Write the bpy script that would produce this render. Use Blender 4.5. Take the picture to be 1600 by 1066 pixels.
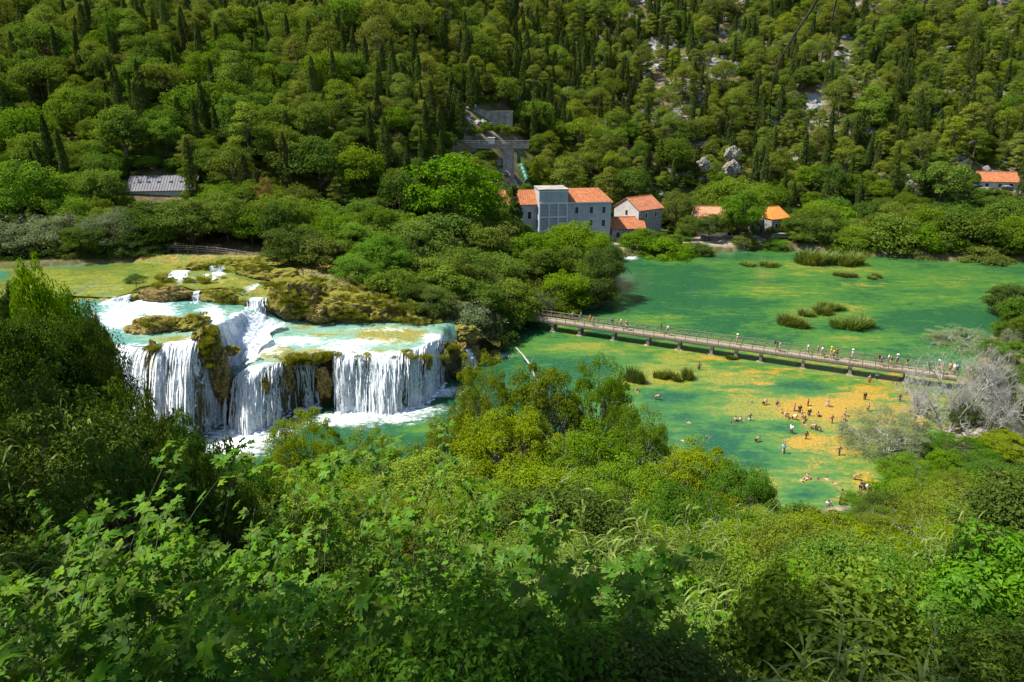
import bpy, bmesh, math, random
import numpy as np
from mathutils import Vector, Matrix, Euler

for o in list(bpy.data.objects):
    bpy.data.objects.remove(o)
S = bpy.context.scene
COL = S.collection
RAD = math.radians

# ------------------------------------------------------------------ camera
CAM_H, PITCH, FPX = 36.0, RAD(20.0), 1067.0       # metres above the lower lake, tilt down, focal length in photo pixels
cd = bpy.data.cameras.new('camera'); cam = bpy.data.objects.new('camera', cd); COL.objects.link(cam)
cam.location = (0, 0, CAM_H); cam.rotation_euler = (RAD(70.0), 0, 0)
cd.sensor_width = 36.0; cd.lens = 24.0; cd.clip_start = 0.1; cd.clip_end = 2000
S.camera = cam

# ------------------------------------------------------------------ light
SUN_TO = Vector((-0.52, 0.035, 0.85)).normalized()
w = bpy.data.worlds.new('World'); S.world = w; w.use_nodes = True
nt = w.node_tree; bg = nt.nodes['Background']
sky = nt.nodes.new('ShaderNodeTexSky'); sky.sky_type = 'NISHITA'; sky.sun_disc = False
sky.sun_elevation = math.asin(SUN_TO.z)
sky.sun_rotation = math.atan2(SUN_TO.x, SUN_TO.y)
sky.dust_density = 0.6
nt.links.new(sky.outputs[0], bg.inputs[0]); bg.inputs[1].default_value = 0.098
sd = bpy.data.lights.new('sun', 'SUN'); sun = bpy.data.objects.new('sun', sd); COL.objects.link(sun)
sd.energy = 4.6; sd.angle = RAD(0.55); sd.color = (1.0, 0.955, 0.87)
sun.rotation_euler = SUN_TO.to_track_quat('Z', 'Y').to_euler(); sun.location = (-60, 0, 120)
S.view_settings.view_transform = 'Standard'; S.view_settings.look = 'None'
S.view_settings.exposure = 1.06; S.view_settings.gamma = 1.0
S.view_settings.use_curve_mapping = False
S.render.engine = 'CYCLES'
S.cycles.max_bounces = 6; S.cycles.diffuse_bounces = 3; S.cycles.glossy_bounces = 2
S.cycles.transmission_bounces = 3; S.cycles.transparent_max_bounces = 10
S.cycles.use_denoising = True

# ------------------------------------------------------------------ helpers
CP, SP = math.cos(PITCH), math.sin(PITCH)
def ray(px, py):
    u = (px - 800) / FPX; v = (533 - py) / FPX
    return np.array((u, CP + v * SP, -SP + v * CP))
def at_z(px, py, z):                 # photo pixel seen on the level z
    d = ray(px, py); t = (z - CAM_H) / d[2]
    return np.array((d[0] * t, d[1] * t, z))
def at_y(px, py, y):                 # photo pixel seen at the distance y
    d = ray(px, py); t = y / d[1]
    return np.array((d[0] * t, y, CAM_H + d[2] * t))
def proj(x, y, z):                   # world -> photo pixel (arrays)
    dz = z - CAM_H
    f = y * CP - dz * SP; up = y * SP + dz * CP
    f = np.maximum(f, 1e-3)
    return 800 + FPX * x / f, 533 - FPX * up / f, f

def _hash(i, j, k, seed):
    h = (i * 374761393 + j * 668265263 + k * 2147483647 + seed * 974634777) & 0xFFFFFFFF
    h = ((h ^ (h >> 13)) * 1274126177) & 0xFFFFFFFF
    h = ((h ^ (h >> 16)) * 2246822519) & 0xFFFFFFFF
    return ((h ^ (h >> 15)) & 0xFFFF) / 65535.0
def vnoise(P, seed=0):
    P = np.asarray(P, float); I = np.floor(P).astype(np.int64); F = P - I
    F = F * F * (3 - 2 * F); r = 0
    for a in (0, 1):
        wx = F[..., 0] if a else 1 - F[..., 0]
        for b in (0, 1):
            wy = F[..., 1] if b else 1 - F[..., 1]
            for c in (0, 1):
                wz = F[..., 2] if c else 1 - F[..., 2]
                r = r + wx * wy * wz * _hash(I[..., 0] + a, I[..., 1] + b, I[..., 2] + c, seed)
    return r
def fbm(P, octs=4, seed=0):          # about -1..1
    P = np.asarray(P, float); a, s, t = 1.0, 0, 0
    for o in range(octs):
        s = s + a * (vnoise(P * 2 ** o + 17.3 * o, seed + o) * 2 - 1); t += a; a *= 0.5
    return s / t * 1.6
def sstep(a, b, x):
    t = np.clip((np.asarray(x, float) - a) / (b - a), 0, 1); return t * t * (3 - 2 * t)
def nrm(v):
    return v / np.maximum(np.linalg.norm(v, axis=-1, keepdims=True), 1e-9)

class MB:                            # collects geometry, builds ONE mesh
    def __init__(s): s.v, s.f, s.m, s.t, s.n = [], [], [], [], 0
    def add(s, v, f, mat=0, tint=None):
        v = np.asarray(v, np.float64).reshape(-1, 3); f = np.asarray(f, np.int64)
        if f.ndim == 1: f = f[None]
        s.v.append(v); s.f.append(f + s.n); s.m.append(np.full(len(f), mat))
        s.t.append(np.full(len(f), 0.5) if tint is None else np.broadcast_to(np.asarray(tint, float), (len(f),)))
        s.n += len(v); return s
    def box(s, c, size, rz=0.0, mat=0, axes=None):
        c = np.asarray(c, float); h = np.asarray(size, float) / 2
        q = np.array([(x, y, z) for x in (-1, 1) for y in (-1, 1) for z in (-1, 1)], float) * h
        if axes is not None: q = q @ np.asarray(axes)
        elif rz: q = np.stack([q[:, 0] * math.cos(rz) - q[:, 1] * math.sin(rz), q[:, 0] * math.sin(rz) + q[:, 1] * math.cos(rz), q[:, 2]], 1)
        return s.add(q + c, [(0, 1, 3, 2), (4, 6, 7, 5), (0, 4, 5, 1), (2, 3, 7, 6), (0, 2, 6, 4), (1, 5, 7, 3)], mat)
    def bar(s, a, b, w, h, mat=0):   # box from a to b
        a, b = np.asarray(a, float), np.asarray(b, float); d = b - a; L = np.linalg.norm(d); x = d / L
        up = np.array((0, 0, 1.0)) if abs(x[2]) < 0.95 else np.array((0, 1.0, 0))
        y = np.cross(up, x); y /= np.linalg.norm(y); z = np.cross(x, y)
        return s.box((a + b) / 2, (L, w, h), axes=np.array([x, y, z]), mat=mat)
    def tube(s, pts, rad, sides=6, mat=0, cap=True):
        P = np.asarray(pts, float); n = len(P); R = np.broadcast_to(np.asarray(rad, float), (n,))
        T = nrm(np.gradient(P, axis=0)); ref = np.array((0.3, 0.2, 1.0)) if abs(T[0][2]) < 0.9 else np.array((1.0, 0.1, 0))
        A = nrm(np.cross(T, ref)); B = np.cross(T, A)
        an = np.linspace(0, 2 * math.pi, sides, endpoint=False)
        V = P[:, None] + R[:, None, None] * (A[:, None] * np.cos(an)[None, :, None] + B[:, None] * np.sin(an)[None, :, None])
        i = np.arange(n - 1)[:, None] * sides; j = np.arange(sides)[None]; k = (j + 1) % sides
        f = np.stack([i + j, i + k, i + sides + k, i + sides + j], -1).reshape(-1, 4)
        base = s.n; s.add(V, f, mat)
        if cap:
            s.f.append(np.array([list(range(base, base + sides))[::-1], list(range(base + (n - 1) * sides, base + n * sides))]))
            s.m.append(np.full(2, mat)); s.t.append(np.full(2, 0.5))
        return s
    def mesh(s, name, mats, smooth=False):
        me = bpy.data.meshes.new(name)
        V = np.concatenate(s.v); lens = np.concatenate([np.full(len(f), f.shape[1]) for f in s.f])
        loops = np.concatenate([f.reshape(-1) for f in s.f])
        starts = np.concatenate([[0], np.cumsum(lens)[:-1]])
        me.vertices.add(len(V)); me.vertices.foreach_set('co', V.astype(np.float32).ravel())
        me.loops.add(len(loops)); me.loops.foreach_set('vertex_index', loops.astype(np.int32))
        me.polygons.add(len(lens)); me.polygons.foreach_set('loop_start', starts.astype(np.int32))
        me.polygons.foreach_set('material_index', np.concatenate(s.m).astype(np.int32))
        me.update(calc_edges=True)
        for m in (mats if isinstance(mats, (list, tuple)) else [mats]): me.materials.append(m)
        a = me.attributes.new('tint', 'FLOAT', 'FACE'); a.data.foreach_set('value', np.concatenate(s.t).astype(np.float32))
        me.polygons.foreach_set('use_smooth', np.full(len(lens), bool(smooth)))
        return me
    def build(s, name, mats, parent=None, smooth=False):
        return link(name, s.mesh(name, mats, smooth), parent)
def link(name, me, parent=None):
    o = bpy.data.objects.new(name, me); COL.objects.link(o)
    if parent is not None: o.parent = parent
    return o
def vattr(me, name, vals):
    a = me.attributes.new(name, 'FLOAT', 'POINT'); a.data.foreach_set('value', np.asarray(vals, np.float32).ravel())
def empty(name, loc=(0, 0, 0), rz=0.0):
    o = bpy.data.objects.new(name, None); COL.objects.link(o); o.location = tuple(loc); o.rotation_euler = (0, 0, rz)
    o.empty_display_size = 0.3; return o
def tag(o, label=None, cat=None, group=None, kind=None):
    if label: o['label'] = label
    if cat: o['category'] = cat
    if group: o['group'] = group
    if kind: o['kind'] = kind
    return o
def grid_faces(nr, nc):
    i = np.arange(nr - 1)[:, None] * nc; j = np.arange(nc - 1)[None]
    return np.stack([i + j, i + j + 1, i + nc + j + 1, i + nc + j], -1).reshape(-1, 4)

# ------------------------------------------------------------------ node helpers
class NT:
    def __init__(s, name):
        s.m = bpy.data.materials.new(name); s.m.use_nodes = True; s.t = s.m.node_tree; s.t.nodes.clear()
        s.out = s.n('ShaderNodeOutputMaterial')
    def n(s, typ, **kw):
        nd = s.t.nodes.new(typ)
        for k, v in kw.items(): setattr(nd, k, v)
        return nd
    def l(s, a, b): s.t.links.new(a, b)
    def set(s, sock, v):
        if hasattr(v, 'is_output'): s.l(v, sock)
        else: sock.default_value = (tuple(v) + (1,) if isinstance(v, (tuple, list)) and len(v) == 3 and sock.type == 'RGBA' else v)
    def math(s, op, a, b=0.0, c=None, clamp=False):
        nd = s.n('ShaderNodeMath', operation=op, use_clamp=clamp); s.set(nd.inputs[0], a); s.set(nd.inputs[1], b)
        if c is not None: s.set(nd.inputs[2], c)
        return nd.outputs[0]
    def mix(s, f, a, b, mode='MIX'):
        nd = s.n('ShaderNodeMix', data_type='RGBA', blend_type=mode); s.set(nd.inputs[0], f); s.set(nd.inputs[6], a); s.set(nd.inputs[7], b)
        return nd.outputs[2]
    def pos(s): return s.n('ShaderNodeNewGeometry').outputs['Position']
    def obj(s): return s.n('ShaderNodeTexCoord').outputs['Object']
    def mapping(s, v, scale=(1, 1, 1), rot=(0, 0, 0), loc=(0, 0, 0)):
        nd = s.n('ShaderNodeMapping'); s.l(v, nd.inputs[0]); nd.inputs['Scale'].default_value = scale
        nd.inputs['Rotation'].default_value = rot; nd.inputs['Location'].default_value = loc; return nd.outputs[0]
    def noise(s, v, scale=1.0, detail=4.0, rough=0.55, dist=0.0, dim='3D'):
        nd = s.n('ShaderNodeTexNoise'); s.l(v, nd.inputs['Vector']); nd.inputs['Scale'].default_value = scale
        nd.inputs['Detail'].default_value = detail; nd.inputs['Roughness'].default_value = rough; nd.inputs['Distortion'].default_value = dist
        return nd.outputs['Fac']
    def ramp(s, f, stops):
        nd = s.n('ShaderNodeValToRGB'); s.set(nd.inputs[0], f); e = nd.color_ramp.elements
        while len(e) < len(stops): e.new(0.5)
        for q, (p, c) in zip(e, stops): q.position = p; q.color = (c if isinstance(c, (tuple, list)) else (c, c, c)) + ((1,) if not isinstance(c, (tuple, list)) or len(c) == 3 else ()) if isinstance(c, tuple) else (c, c, c, 1)
        return nd.outputs[0]
    def map(s, f, a, b, c=0.0, d=1.0, smooth=True):
        nd = s.n('ShaderNodeMapRange'); nd.interpolation_type = 'SMOOTHSTEP' if smooth else 'LINEAR'
        s.set(nd.inputs[0], f); nd.inputs[1].default_value = a; nd.inputs[2].default_value = b; nd.inputs[3].default_value = c; nd.inputs[4].default_value = d
        return nd.outputs[0]
    def attr(s, name): return s.n('ShaderNodeAttribute', attribute_name=name).outputs['Fac']
    def bump(s, h, strength=0.3, dist=0.1):
        nd = s.n('ShaderNodeBump'); nd.inputs['Strength'].default_value = strength; nd.inputs['Distance'].default_value = dist; s.l(h, nd.inputs['Height']); return nd.outputs[0]
    def pbr(s, col, rough=0.8, spec=0.3, normal=None, metal=0.0):
        b = s.n('ShaderNodeBsdfPrincipled'); s.set(b.inputs['Base Color'], col); s.set(b.inputs['Roughness'], rough)
        b.inputs['Specular IOR Level'].default_value = spec; b.inputs['Metallic'].default_value = metal
        if normal is not None: s.l(normal, b.inputs['Normal'])
        return b.outputs[0]
    def done(s, sh): s.l(sh, s.out.inputs[0]); return s.m

def plain(name, col, rough=0.8, spec=0.25, var=0.25, scale=3.0, bump=0.15, metal=0.0):   # one colour with grain and wear
    t = NT(name); p = t.obj(); n = t.noise(p, scale, 5, 0.6)
    c = t.mix(t.map(n, 0.3, 0.7), tuple(x * (1 - var) for x in col), tuple(min(1, x * (1 + var)) for x in col))
    return t.done(t.pbr(c, rough, spec, t.bump(t.noise(p, scale * 6, 3), bump, 0.03), metal))

def foliage(name, ca, cb, trans=0.35, gloss=0.05, rough=0.4, hue=0.02, val=0.28, thin=None):
    t = NT(name)
    tint = t.attr('tint'); rnd = t.n('ShaderNodeObjectInfo').outputs['Random']
    c = t.mix(tint, ca, cb)
    hs = t.n('ShaderNodeHueSaturation'); t.l(c, hs.inputs['Color'])
    t.set(hs.inputs['Hue'], t.map(rnd, 0, 1, 0.5 - hue, 0.5 + hue, False))
    r2 = t.math('FRACT', t.math('MULTIPLY', rnd, 7.31))
    t.set(hs.inputs['Value'], t.map(r2, 0, 1, 1 - val, 1 + val, False))
    t.set(hs.inputs['Saturation'], t.map(t.math('FRACT', t.math('MULTIPLY', rnd, 3.77)), 0, 1, 1.0, 1.12, False))
    col = hs.outputs[0]
    d = t.n('ShaderNodeBsdfDiffuse'); t.l(col, d.inputs[0])
    tr = t.n('ShaderNodeBsdfTranslucent'); t.l(t.mix(1.0, col, (1.35, 1.3, 0.35), 'MULTIPLY'), tr.inputs[0])
    m1 = t.n('ShaderNodeMixShader'); m1.inputs[0].default_value = trans; t.l(d.outputs[0], m1.inputs[1]); t.l(tr.outputs[0], m1.inputs[2])
    g = t.n('ShaderNodeBsdfGlossy'); g.inputs['Roughness'].default_value = rough; g.inputs[0].default_value = (1, 1, 1, 1)
    m2 = t.n('ShaderNodeMixShader'); m2.inputs[0].default_value = gloss * 0.35; t.l(m1.outputs[0], m2.inputs[1]); t.l(g.outputs[0], m2.inputs[2])
    return t.done(m2.outputs[0])
# ------------------------------------------------------------------ materials of the setting
def mat_ground():
    t = NT('hillside ground'); p = t.pos()
    n1 = t.noise(p, 0.07, 6, 0.6); n2 = t.noise(p, 0.5, 6, 0.65); n3 = t.noise(p, 3.0, 5, 0.7)
    soil = t.mix(t.map(n2, 0.35, 0.65), (0.075, 0.062, 0.026), (0.17, 0.13, 0.065))
    grass = t.mix(t.map(n3, 0.3, 0.7), (0.05, 0.065, 0.014), (0.12, 0.12, 0.035))
    c = t.mix(t.map(n1, 0.42, 0.58), soil, grass)
    rock = t.mix(t.map(n3, 0.3, 0.7), (0.16, 0.155, 0.15), (0.38, 0.37, 0.35))
    msk = t.math('MULTIPLY', t.map(t.noise(p, 0.16, 5, 0.65), 0.53, 0.6), t.attr('rocky'))
    c = t.mix(msk, c, rock)
    path = t.mix(t.map(n3, 0.3, 0.7), (0.20, 0.165, 0.11), (0.33, 0.285, 0.205))
    c = t.mix(t.map(t.math('ADD', t.attr('bare'), t.math('MULTIPLY', t.math('SUBTRACT', n2, 0.5), 0.9)), 0.4, 0.6), c, path)
    return t.done(t.pbr(c, 0.95, 0.1, t.bump(n3, 0.6, 0.15)))
def mat_water(name, deep, mid, pale, sc=1.0, stretch=(0.55, 1.0, 1.0)):
    t = NT(name); p = t.pos(); ps = t.mapping(p, stretch, (0, 0, 0.22))
    big = t.noise(ps, 0.16 * sc, 5, 0.62, 0.5); med = t.noise(ps, 0.75 * sc, 6, 0.66, 0.4); fin = t.noise(p, 3.2, 4, 0.7)
    k = t.math('ADD', t.math('ADD', t.math('MULTIPLY', t.math('SUBTRACT', big, 0.5), 1.3), t.math('MULTIPLY', t.math('SUBTRACT', med, 0.5), 1.15)), t.math('ADD', t.attr('shallow'), t.math('MULTIPLY', t.math('SUBTRACT', t.noise(t.mapping(p, (.13, 1.0, 1), (0, 0, .1)), .9 * sc, 5, .7), .5), 1.1)))
    weed = t.mix(t.map(fin, 0.35, 0.65), tuple(x * 0.7 for x in pale), tuple(x * 1.25 for x in pale))
    c = t.mix(t.map(k, 0.05, 0.55), deep, mid); c = t.mix(t.map(k, 0.5, 0.95), c, weed)
    ko = t.math('ADD', t.attr('algae'), t.math('ADD', t.math('MULTIPLY', t.math('SUBTRACT', med, 0.5), 1.6), t.math('MULTIPLY', t.math('SUBTRACT', fin, 0.5), 0.7)))
    org = t.mix(t.map(fin, 0.3, 0.7), (0.24, 0.145, 0.014), (0.40, 0.25, 0.035))
    mot = t.noise(t.mapping(p, (.8, 1.3, 1)), 1.9, 5, .75, .6)
    c = t.mix(t.math('MULTIPLY', t.map(t.math('ADD', mot, t.math('MULTIPLY', t.attr('shallow'), .06)), .50, .66), .55), c, t.mix(.5, c, (0.10, 0.20, 0.05)))
    c = t.mix(t.math('MULTIPLY', t.map(mot, .47, .34), .5), c, (0.006, 0.07, 0.03))
    c = t.mix(t.math('MULTIPLY', t.map(ko, 0.30, 0.78), 0.94), c, org)
    foam = t.noise(t.mapping(p, (1, 1, 1)), 1.1, 7, 0.75, 0.6)
    kf = t.math('ADD', t.attr('foam'), t.math('MULTIPLY', t.math('SUBTRACT', foam, 0.5), 1.5))
    fs = t.noise(t.mapping(p, (.5, 2.2, 1), (0, 0, .25)), 1.6, 6, 0.7, 0.8)
    kf = t.math('ADD', kf, t.math('MULTIPLY', t.math('MULTIPLY', t.math('SUBTRACT', fs, 0.5), 1.6), t.map(t.attr('foam'), 0.02, 0.3)))
    fm = t.map(kf, 0.34, 1.15)
    c = t.mix(fm, c, (0.82, 0.85, 0.86))
    r = t.math('ADD', 0.10, t.math('MULTIPLY', fm, 0.6))
    h = t.math('ADD', t.math('MULTIPLY', t.noise(t.mapping(p, (1, 1.6, 1)), 2.2, 4, 0.6, 0.8), 0.6), t.math('MULTIPLY', foam, t.attr('foam')))
    return t.done(t.pbr(c, r, 0.20, t.bump(h, 0.22, 0.12)))
def mat_travertine():
    t = NT('mossy travertine'); p = t.pos(); g = t.n('ShaderNodeNewGeometry')
    nz = t.n('ShaderNodeSeparateXYZ'); t.l(g.outputs['Normal'], nz.inputs[0]); up = nz.outputs[2]
    n1 = t.noise(p, 0.45, 6, 0.65); n2 = t.noise(p, 2.2, 6, 0.7); n3 = t.noise(t.mapping(p, (2.5, 2.5, 0.5)), 1.3, 5, 0.65)
    wet = t.mix(t.map(n3, 0.35, 0.65), (0.022, 0.022, 0.012), (0.13, 0.105, 0.05))
    wet = t.mix(t.math('MULTIPLY', t.map(n1, 0.46, 0.62), 0.75), wet, (0.055, 0.07, 0.014))
    moss = t.mix(t.map(n2, 0.3, 0.7), (0.11, 0.085, 0.012), (0.30, 0.23, 0.05))
    moss = t.mix(t.map(n1, 0.45, 0.6), moss, t.mix(t.map(n2, 0.35, 0.65), (0.07, 0.11, 0.012), (0.15, 0.19, 0.03)))
    c = t.mix(t.map(t.math('ADD', up, t.math('MULTIPLY', t.math('SUBTRACT', n2, 0.5), 0.6)), 0.35, 0.72), wet, moss)
    return t.done(t.pbr(c, 0.85, 0.2, t.bump(n2, 0.9, 0.2)))
def mat_rock(name, a, b, moss, mk=(0.25, 0.7)):
    t = NT(name); p = t.pos(); g = t.n('ShaderNodeNewGeometry')
    nz = t.n('ShaderNodeSeparateXYZ'); t.l(g.outputs['Normal'], nz.inputs[0])
    n1 = t.noise(p, 1.3, 7, 0.7); n2 = t.noise(p, 4.5, 6, 0.75)
    c = t.mix(t.map(n2, 0.3, 0.7), a, b); c = t.mix(t.map(n2, 0.42, 0.5), tuple(x * 0.35 for x in a), c); c = t.mix(t.map(n1, 0.4, 0.5), tuple(x * 0.45 for x in a), c)  # dark noise spots put cavity shade into the rock colour
    k = t.math('ADD', t.math('MULTIPLY', nz.outputs[2], 0.5), t.math('SUBTRACT', n1, 0.2))
    c = t.mix(t.map(k, *mk), c, moss)
    return t.done(t.pbr(c, 0.9, 0.15, t.bump(n2, 0.9, 0.2)))
def mat_falls(seed):
    t = NT('falling water'); p = t.mapping(t.pos(), (1, 1, 1), (0, 0, 0), (seed * 13.7, 0, seed * 5.1))
    a = t.noise(t.mapping(p, (2.6, 0.6, 0.55)), 1.0, 6, 0.7, 0.5)
    b = t.noise(t.mapping(p, (0.75, 0.4, 0.10)), 1.0, 3, 0.5)
    c = t.noise(t.mapping(p, (5.0, 3.0, 1.9)), 1.0, 5, 0.75)
    k = t.math('ADD', t.attr('cover'), t.math('ADD', t.math('MULTIPLY', t.math('SUBTRACT', a, 0.5), 1.9),
        t.math('ADD', t.math('MULTIPLY', t.math('SUBTRACT', b, 0.5), 1.3), t.math('MULTIPLY', t.math('SUBTRACT', c, 0.5), 2.0))))
    al = t.map(k, 0.26, 0.66)
    col = t.mix(t.map(k, 0.4, 1.1), (0.62, 0.70, 0.76), (0.9, 0.92, 0.93))
    d = t.n('ShaderNodeBsdfDiffuse'); t.l(col, d.inputs[0]); t.l(t.bump(t.math('ADD', a, c), 0.45, 0.2), d.inputs['Normal'])
    tl = t.n('ShaderNodeBsdfTranslucent'); t.l(col, tl.inputs[0])
    m0 = t.n('ShaderNodeMixShader'); m0.inputs[0].default_value = 0.3; t.l(d.outputs[0], m0.inputs[1]); t.l(tl.outputs[0], m0.inputs[2])
    tr = t.n('ShaderNodeBsdfTransparent'); m = t.n('ShaderNodeMixShader'); t.l(al, m.inputs[0]); t.l(tr.outputs[0], m.inputs[1]); t.l(m0.outputs[0], m.inputs[2])
    return t.done(m.outputs[0])
M_GROUND = mat_ground(); M_TRAV = mat_travertine()
M_LAKE = mat_water('green lake water', (0.013, 0.072, 0.029), (0.050, 0.138, 0.025), (0.190, 0.190, 0.028))
M_POOL = mat_water('turquoise pool water', (0.07, 0.20, 0.16), (0.19, 0.33, 0.25), (0.22, 0.21, 0.05), 2.0)
M_MEADOW = mat_water('weedy shallow water', (0.03, 0.15, 0.09), (0.10, 0.135, 0.02), (0.20, 0.20, 0.03), 2.0)
M_FALLS = [mat_falls(i) for i in range(3)]
def mat_white(name='white water'):
    t = NT(name); p = t.pos(); n = t.noise(p, 4, 5, 0.7)
    return t.done(t.pbr(t.mix(t.map(n, 0.3, 0.6), (0.6, 0.68, 0.72), (0.9, 0.92, 0.93)), 0.7, 0.2, t.bump(n, 0.8, 0.15)))
M_WHITE = mat_white()

# ------------------------------------------------------------------ plan of the place
LAKE = np.array([(-36, 66), (-33, 60), (-24, 56), (-8, 55), (8, 53), (18, 51), (28, 51.5), (36, 57), (42, 63), (49, 70), (57, 82), (66, 91), (76, 102), (86, 110),
    (112, 116), (260, 110), (260, 150), (150, 146), (118, 150), (97, 153), (82, 158), (71, 163), (58, 164), (48, 160), (38, 157), (27, 156), (22, 148),
    (20, 132), (18, 119), (11, 113), (3, 108), (-3, 101), (-6, 95), (-6, 86), (-9, 82), (-14, 78), (-22, 77), (-28, 74), (-36, 72)], float)
def poly_sd(P, poly):                # signed distance, negative inside
    P = np.asarray(P, float); d = np.full(len(P), 1e9); ins = np.zeros(len(P), bool); n = len(poly)
    for i in range(n):
        a, b = poly[i], poly[(i + 1) % n]; e = b - a; q = P - a
        t = np.clip((q @ e) / (e @ e), 0, 1); d = np.minimum(d, np.hypot(*(q - t[:, None] * e).T))
        c = ((a[1] > P[:, 1]) != (b[1] > P[:, 1])) & (P[:, 0] < (b[0] - a[0]) * (P[:, 1] - a[1]) / (b[1] - a[1] + 1e-12) + a[0])
        ins ^= c
    return np.where(ins, -d, d)
_NY = np.array([-60, -20, -6, 0, 3, 5, 10, 20, 30, 40, 50, 58, 70, 90], float)
_NZ = np.array([42, 37, 35.2, 33.6, 31.4, 29.7, 25.4, 18.4, 12, 6.5, 2.2, -0.6, -2.5, -3], float)
def ground_z(x, y):
    x = np.asarray(x, float); y = np.asarray(y, float); sh = x.shape; x = x.ravel(); y = y.ravel()
    # near slope, higher to the left, with the right bank running out along the lake
    sl = sstep(-14, -52, x) * 26; sr = sstep(40, 130, x) * 55
    zn = np.interp(y - sl - sr, _NY, _NZ)
    # far side: flat bank, then the wooded hill
    zb = np.interp(x, [-80, -32, -22, -12, 0, 12, 22, 60, 200], [11.2, 11.0, 9.2, 6.4, 2.6, 1.8, 1.6, 1.6, 1.6])
    hb = np.interp(x, [-200, -80, -40, -20, 0, 20, 70, 120, 220], [108, 112, 116, 128, 150, 178, 180, 166, 158])
    sl2 = np.interp(x, [-200, -60, -20, 20, 80, 200], [0.40, 0.40, 0.44, 0.62, 0.60, 0.56])
    dy = np.maximum(y - hb, 0); hill = sl2 * (dy - 6 * (1 - np.exp(-dy / 6)))
    hill = hill + fbm(np.stack([x / 34, y / 34, x * 0], 1), 3, 5) * np.minimum(dy * 0.12, 4.5)
    bx0 = sstep(-4, -44, x); bk = np.interp(x, [-90, -60, -30, -10, 2], [97, 104, 102, 93, 90])
    zf = zb + hill
    far = sstep(0, 1, (y - np.where(x < 4, bk - 4, 112)) / 8)
    d = poly_sd(np.stack([x, y], 1), LAKE)
    z = np.where(y < np.where(x < 4, bk - 4, 112), zn, zf * far + np.maximum(zn, -2.5) * (1 - far))
    land = np.where((y > 118) | (x > 30) | ((x > -5) & (y > 92)), np.minimum(np.maximum(z, 0.25) , 0.25 + np.maximum(d, 0) * 0.55 + np.maximum(z - 6, 0)), z)
    land = np.where(d > 0, np.where(y > 60, np.maximum(land, -3), land), land)
    z = np.where(d > 0, land, -1.6 + 0 * land)
    z = np.where((d > 0) & (d < 5) & ((x > 4) | (y > 97)), np.maximum(z, 0.12 + 0.25 * np.minimum(d, 4)), z)
    # under the falls the travertine mesh is the ground
    fl = (x > -58) & (x < -2) & (y > 62) & (y < bk)
    z = np.where(fl, np.minimum(z, -2.0), z)
    z = z + fbm(np.stack([x / 5, y / 5, x * 0], 1), 3, 9) * 0.35 * sstep(0, 4, d)
    return z.reshape(sh)

xs = np.concatenate([np.arange(-330, -100, 5), np.arange(-100, 110, 1.25), np.arange(110, 361, 5)])
ys = np.concatenate([np.arange(-60, -8, 4), np.arange(-8, 60, 1.0), np.arange(60, 190, 1.5), np.arange(190, 470, 4)])
X, Y = np.meshgrid(xs, ys); Z = ground_z(X, Y)
mb = MB().add(np.stack([X, Y, Z], -1), grid_faces(len(ys), len(xs)))
g = mb.build('ground', M_GROUND, smooth=True); tag(g, kind='structure')
gpx, gpy, _ = proj(X, Y, Z)
def blobs(px, py, L):
    r = np.zeros(np.shape(px))
    for (cx, cy, rx, ry, v) in L: r = np.maximum(r, v * np.exp(-(((px - cx) / rx) ** 2 + ((py - cy) / ry) ** 2)))
    return r
vattr(g.data, 'rocky', np.clip(sstep(-10, 40, X) * sstep(168, 200, Y), 0.25, 1))
vattr(g.data, 'bare', blobs(gpx, gpy, [(1085, 255, 45, 22, 1.2), (1140, 262, 16, 30, 1.2), (775, 205, 40, 14, .6), (800, 285, 30, 16, .6), (960, 300, 30, 18, .9), (1130, 372, 70, 14, 1.2), (965, 380, 45, 10, 1.2), (1290, 358, 60, 8, 1.0), (1310, 790, 60, 30, 0.6), (1480, 690, 60, 30, .9)]))

# ------------------------------------------------------------------ lower lake
LX = np.concatenate([np.arange(-44, 100, 0.7), np.arange(100, 262, 3)]); LY = np.arange(48, 168, 0.7)
X, Y = np.meshgrid(LX, LY); px, py, _ = proj(X, Y, 0 * X)
d = poly_sd(np.stack([X.ravel(), Y.ravel()], 1), LAKE).reshape(X.shape)
shal = blobs(px, py, [(1240, 640, 190, 75, 1.0), (1040, 575, 130, 55, 0.92), (900, 545, 120, 22, 0.75), (1180, 590, 190, 26, 0.9), (1390, 600, 70, 45, 0.9), (1320, 700, 60, 60, 0.9),
    (1300, 420, 190, 20, 0.72), (1230, 455, 130, 16, 0.66), (1480, 440, 200, 24, 0.6), (1300, 485, 110, 22, 0.8), (1450, 470, 150, 14, 0.55), (1340, 530, 120, 18, 0.7), (1000, 500, 90, 12, 0.6), (1180, 420, 60, 9, .55),
    (690, 668, 55, 12, 0.8), (1050, 640, 70, 25, 0.5), (1120, 700, 70, 40, .45), (1270, 750, 70, 40, .5), (870, 500, 80, 14, .7), (1100, 410, 90, 8, .45)])
hole = blobs(px, py, [(1255, 605, 55, 14, 1.0), (1130, 700, 40, 26, 0.9), (1160, 668, 50, 16, .6), (1180, 715, 45, 20, .9), (1040, 620, 40, 12, .6), (1480, 500, 90, 18, .8), (950, 450, 110, 22, .7), (1010, 560, 25, 8, .5), (1225, 668, 35, 9, .9), (1260, 770, 35, 16, .7), (930, 575, 60, 14, .6)])
shal = np.clip(np.maximum(shal, 0.34 * sstep(1020, 1250, px) + .40 * sstep(780, 960, px) * sstep(-8, 22, py - (490 + (px - 840) * .133)) * (px > 740)) - 0.8 * hole, 0, 1)
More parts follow.
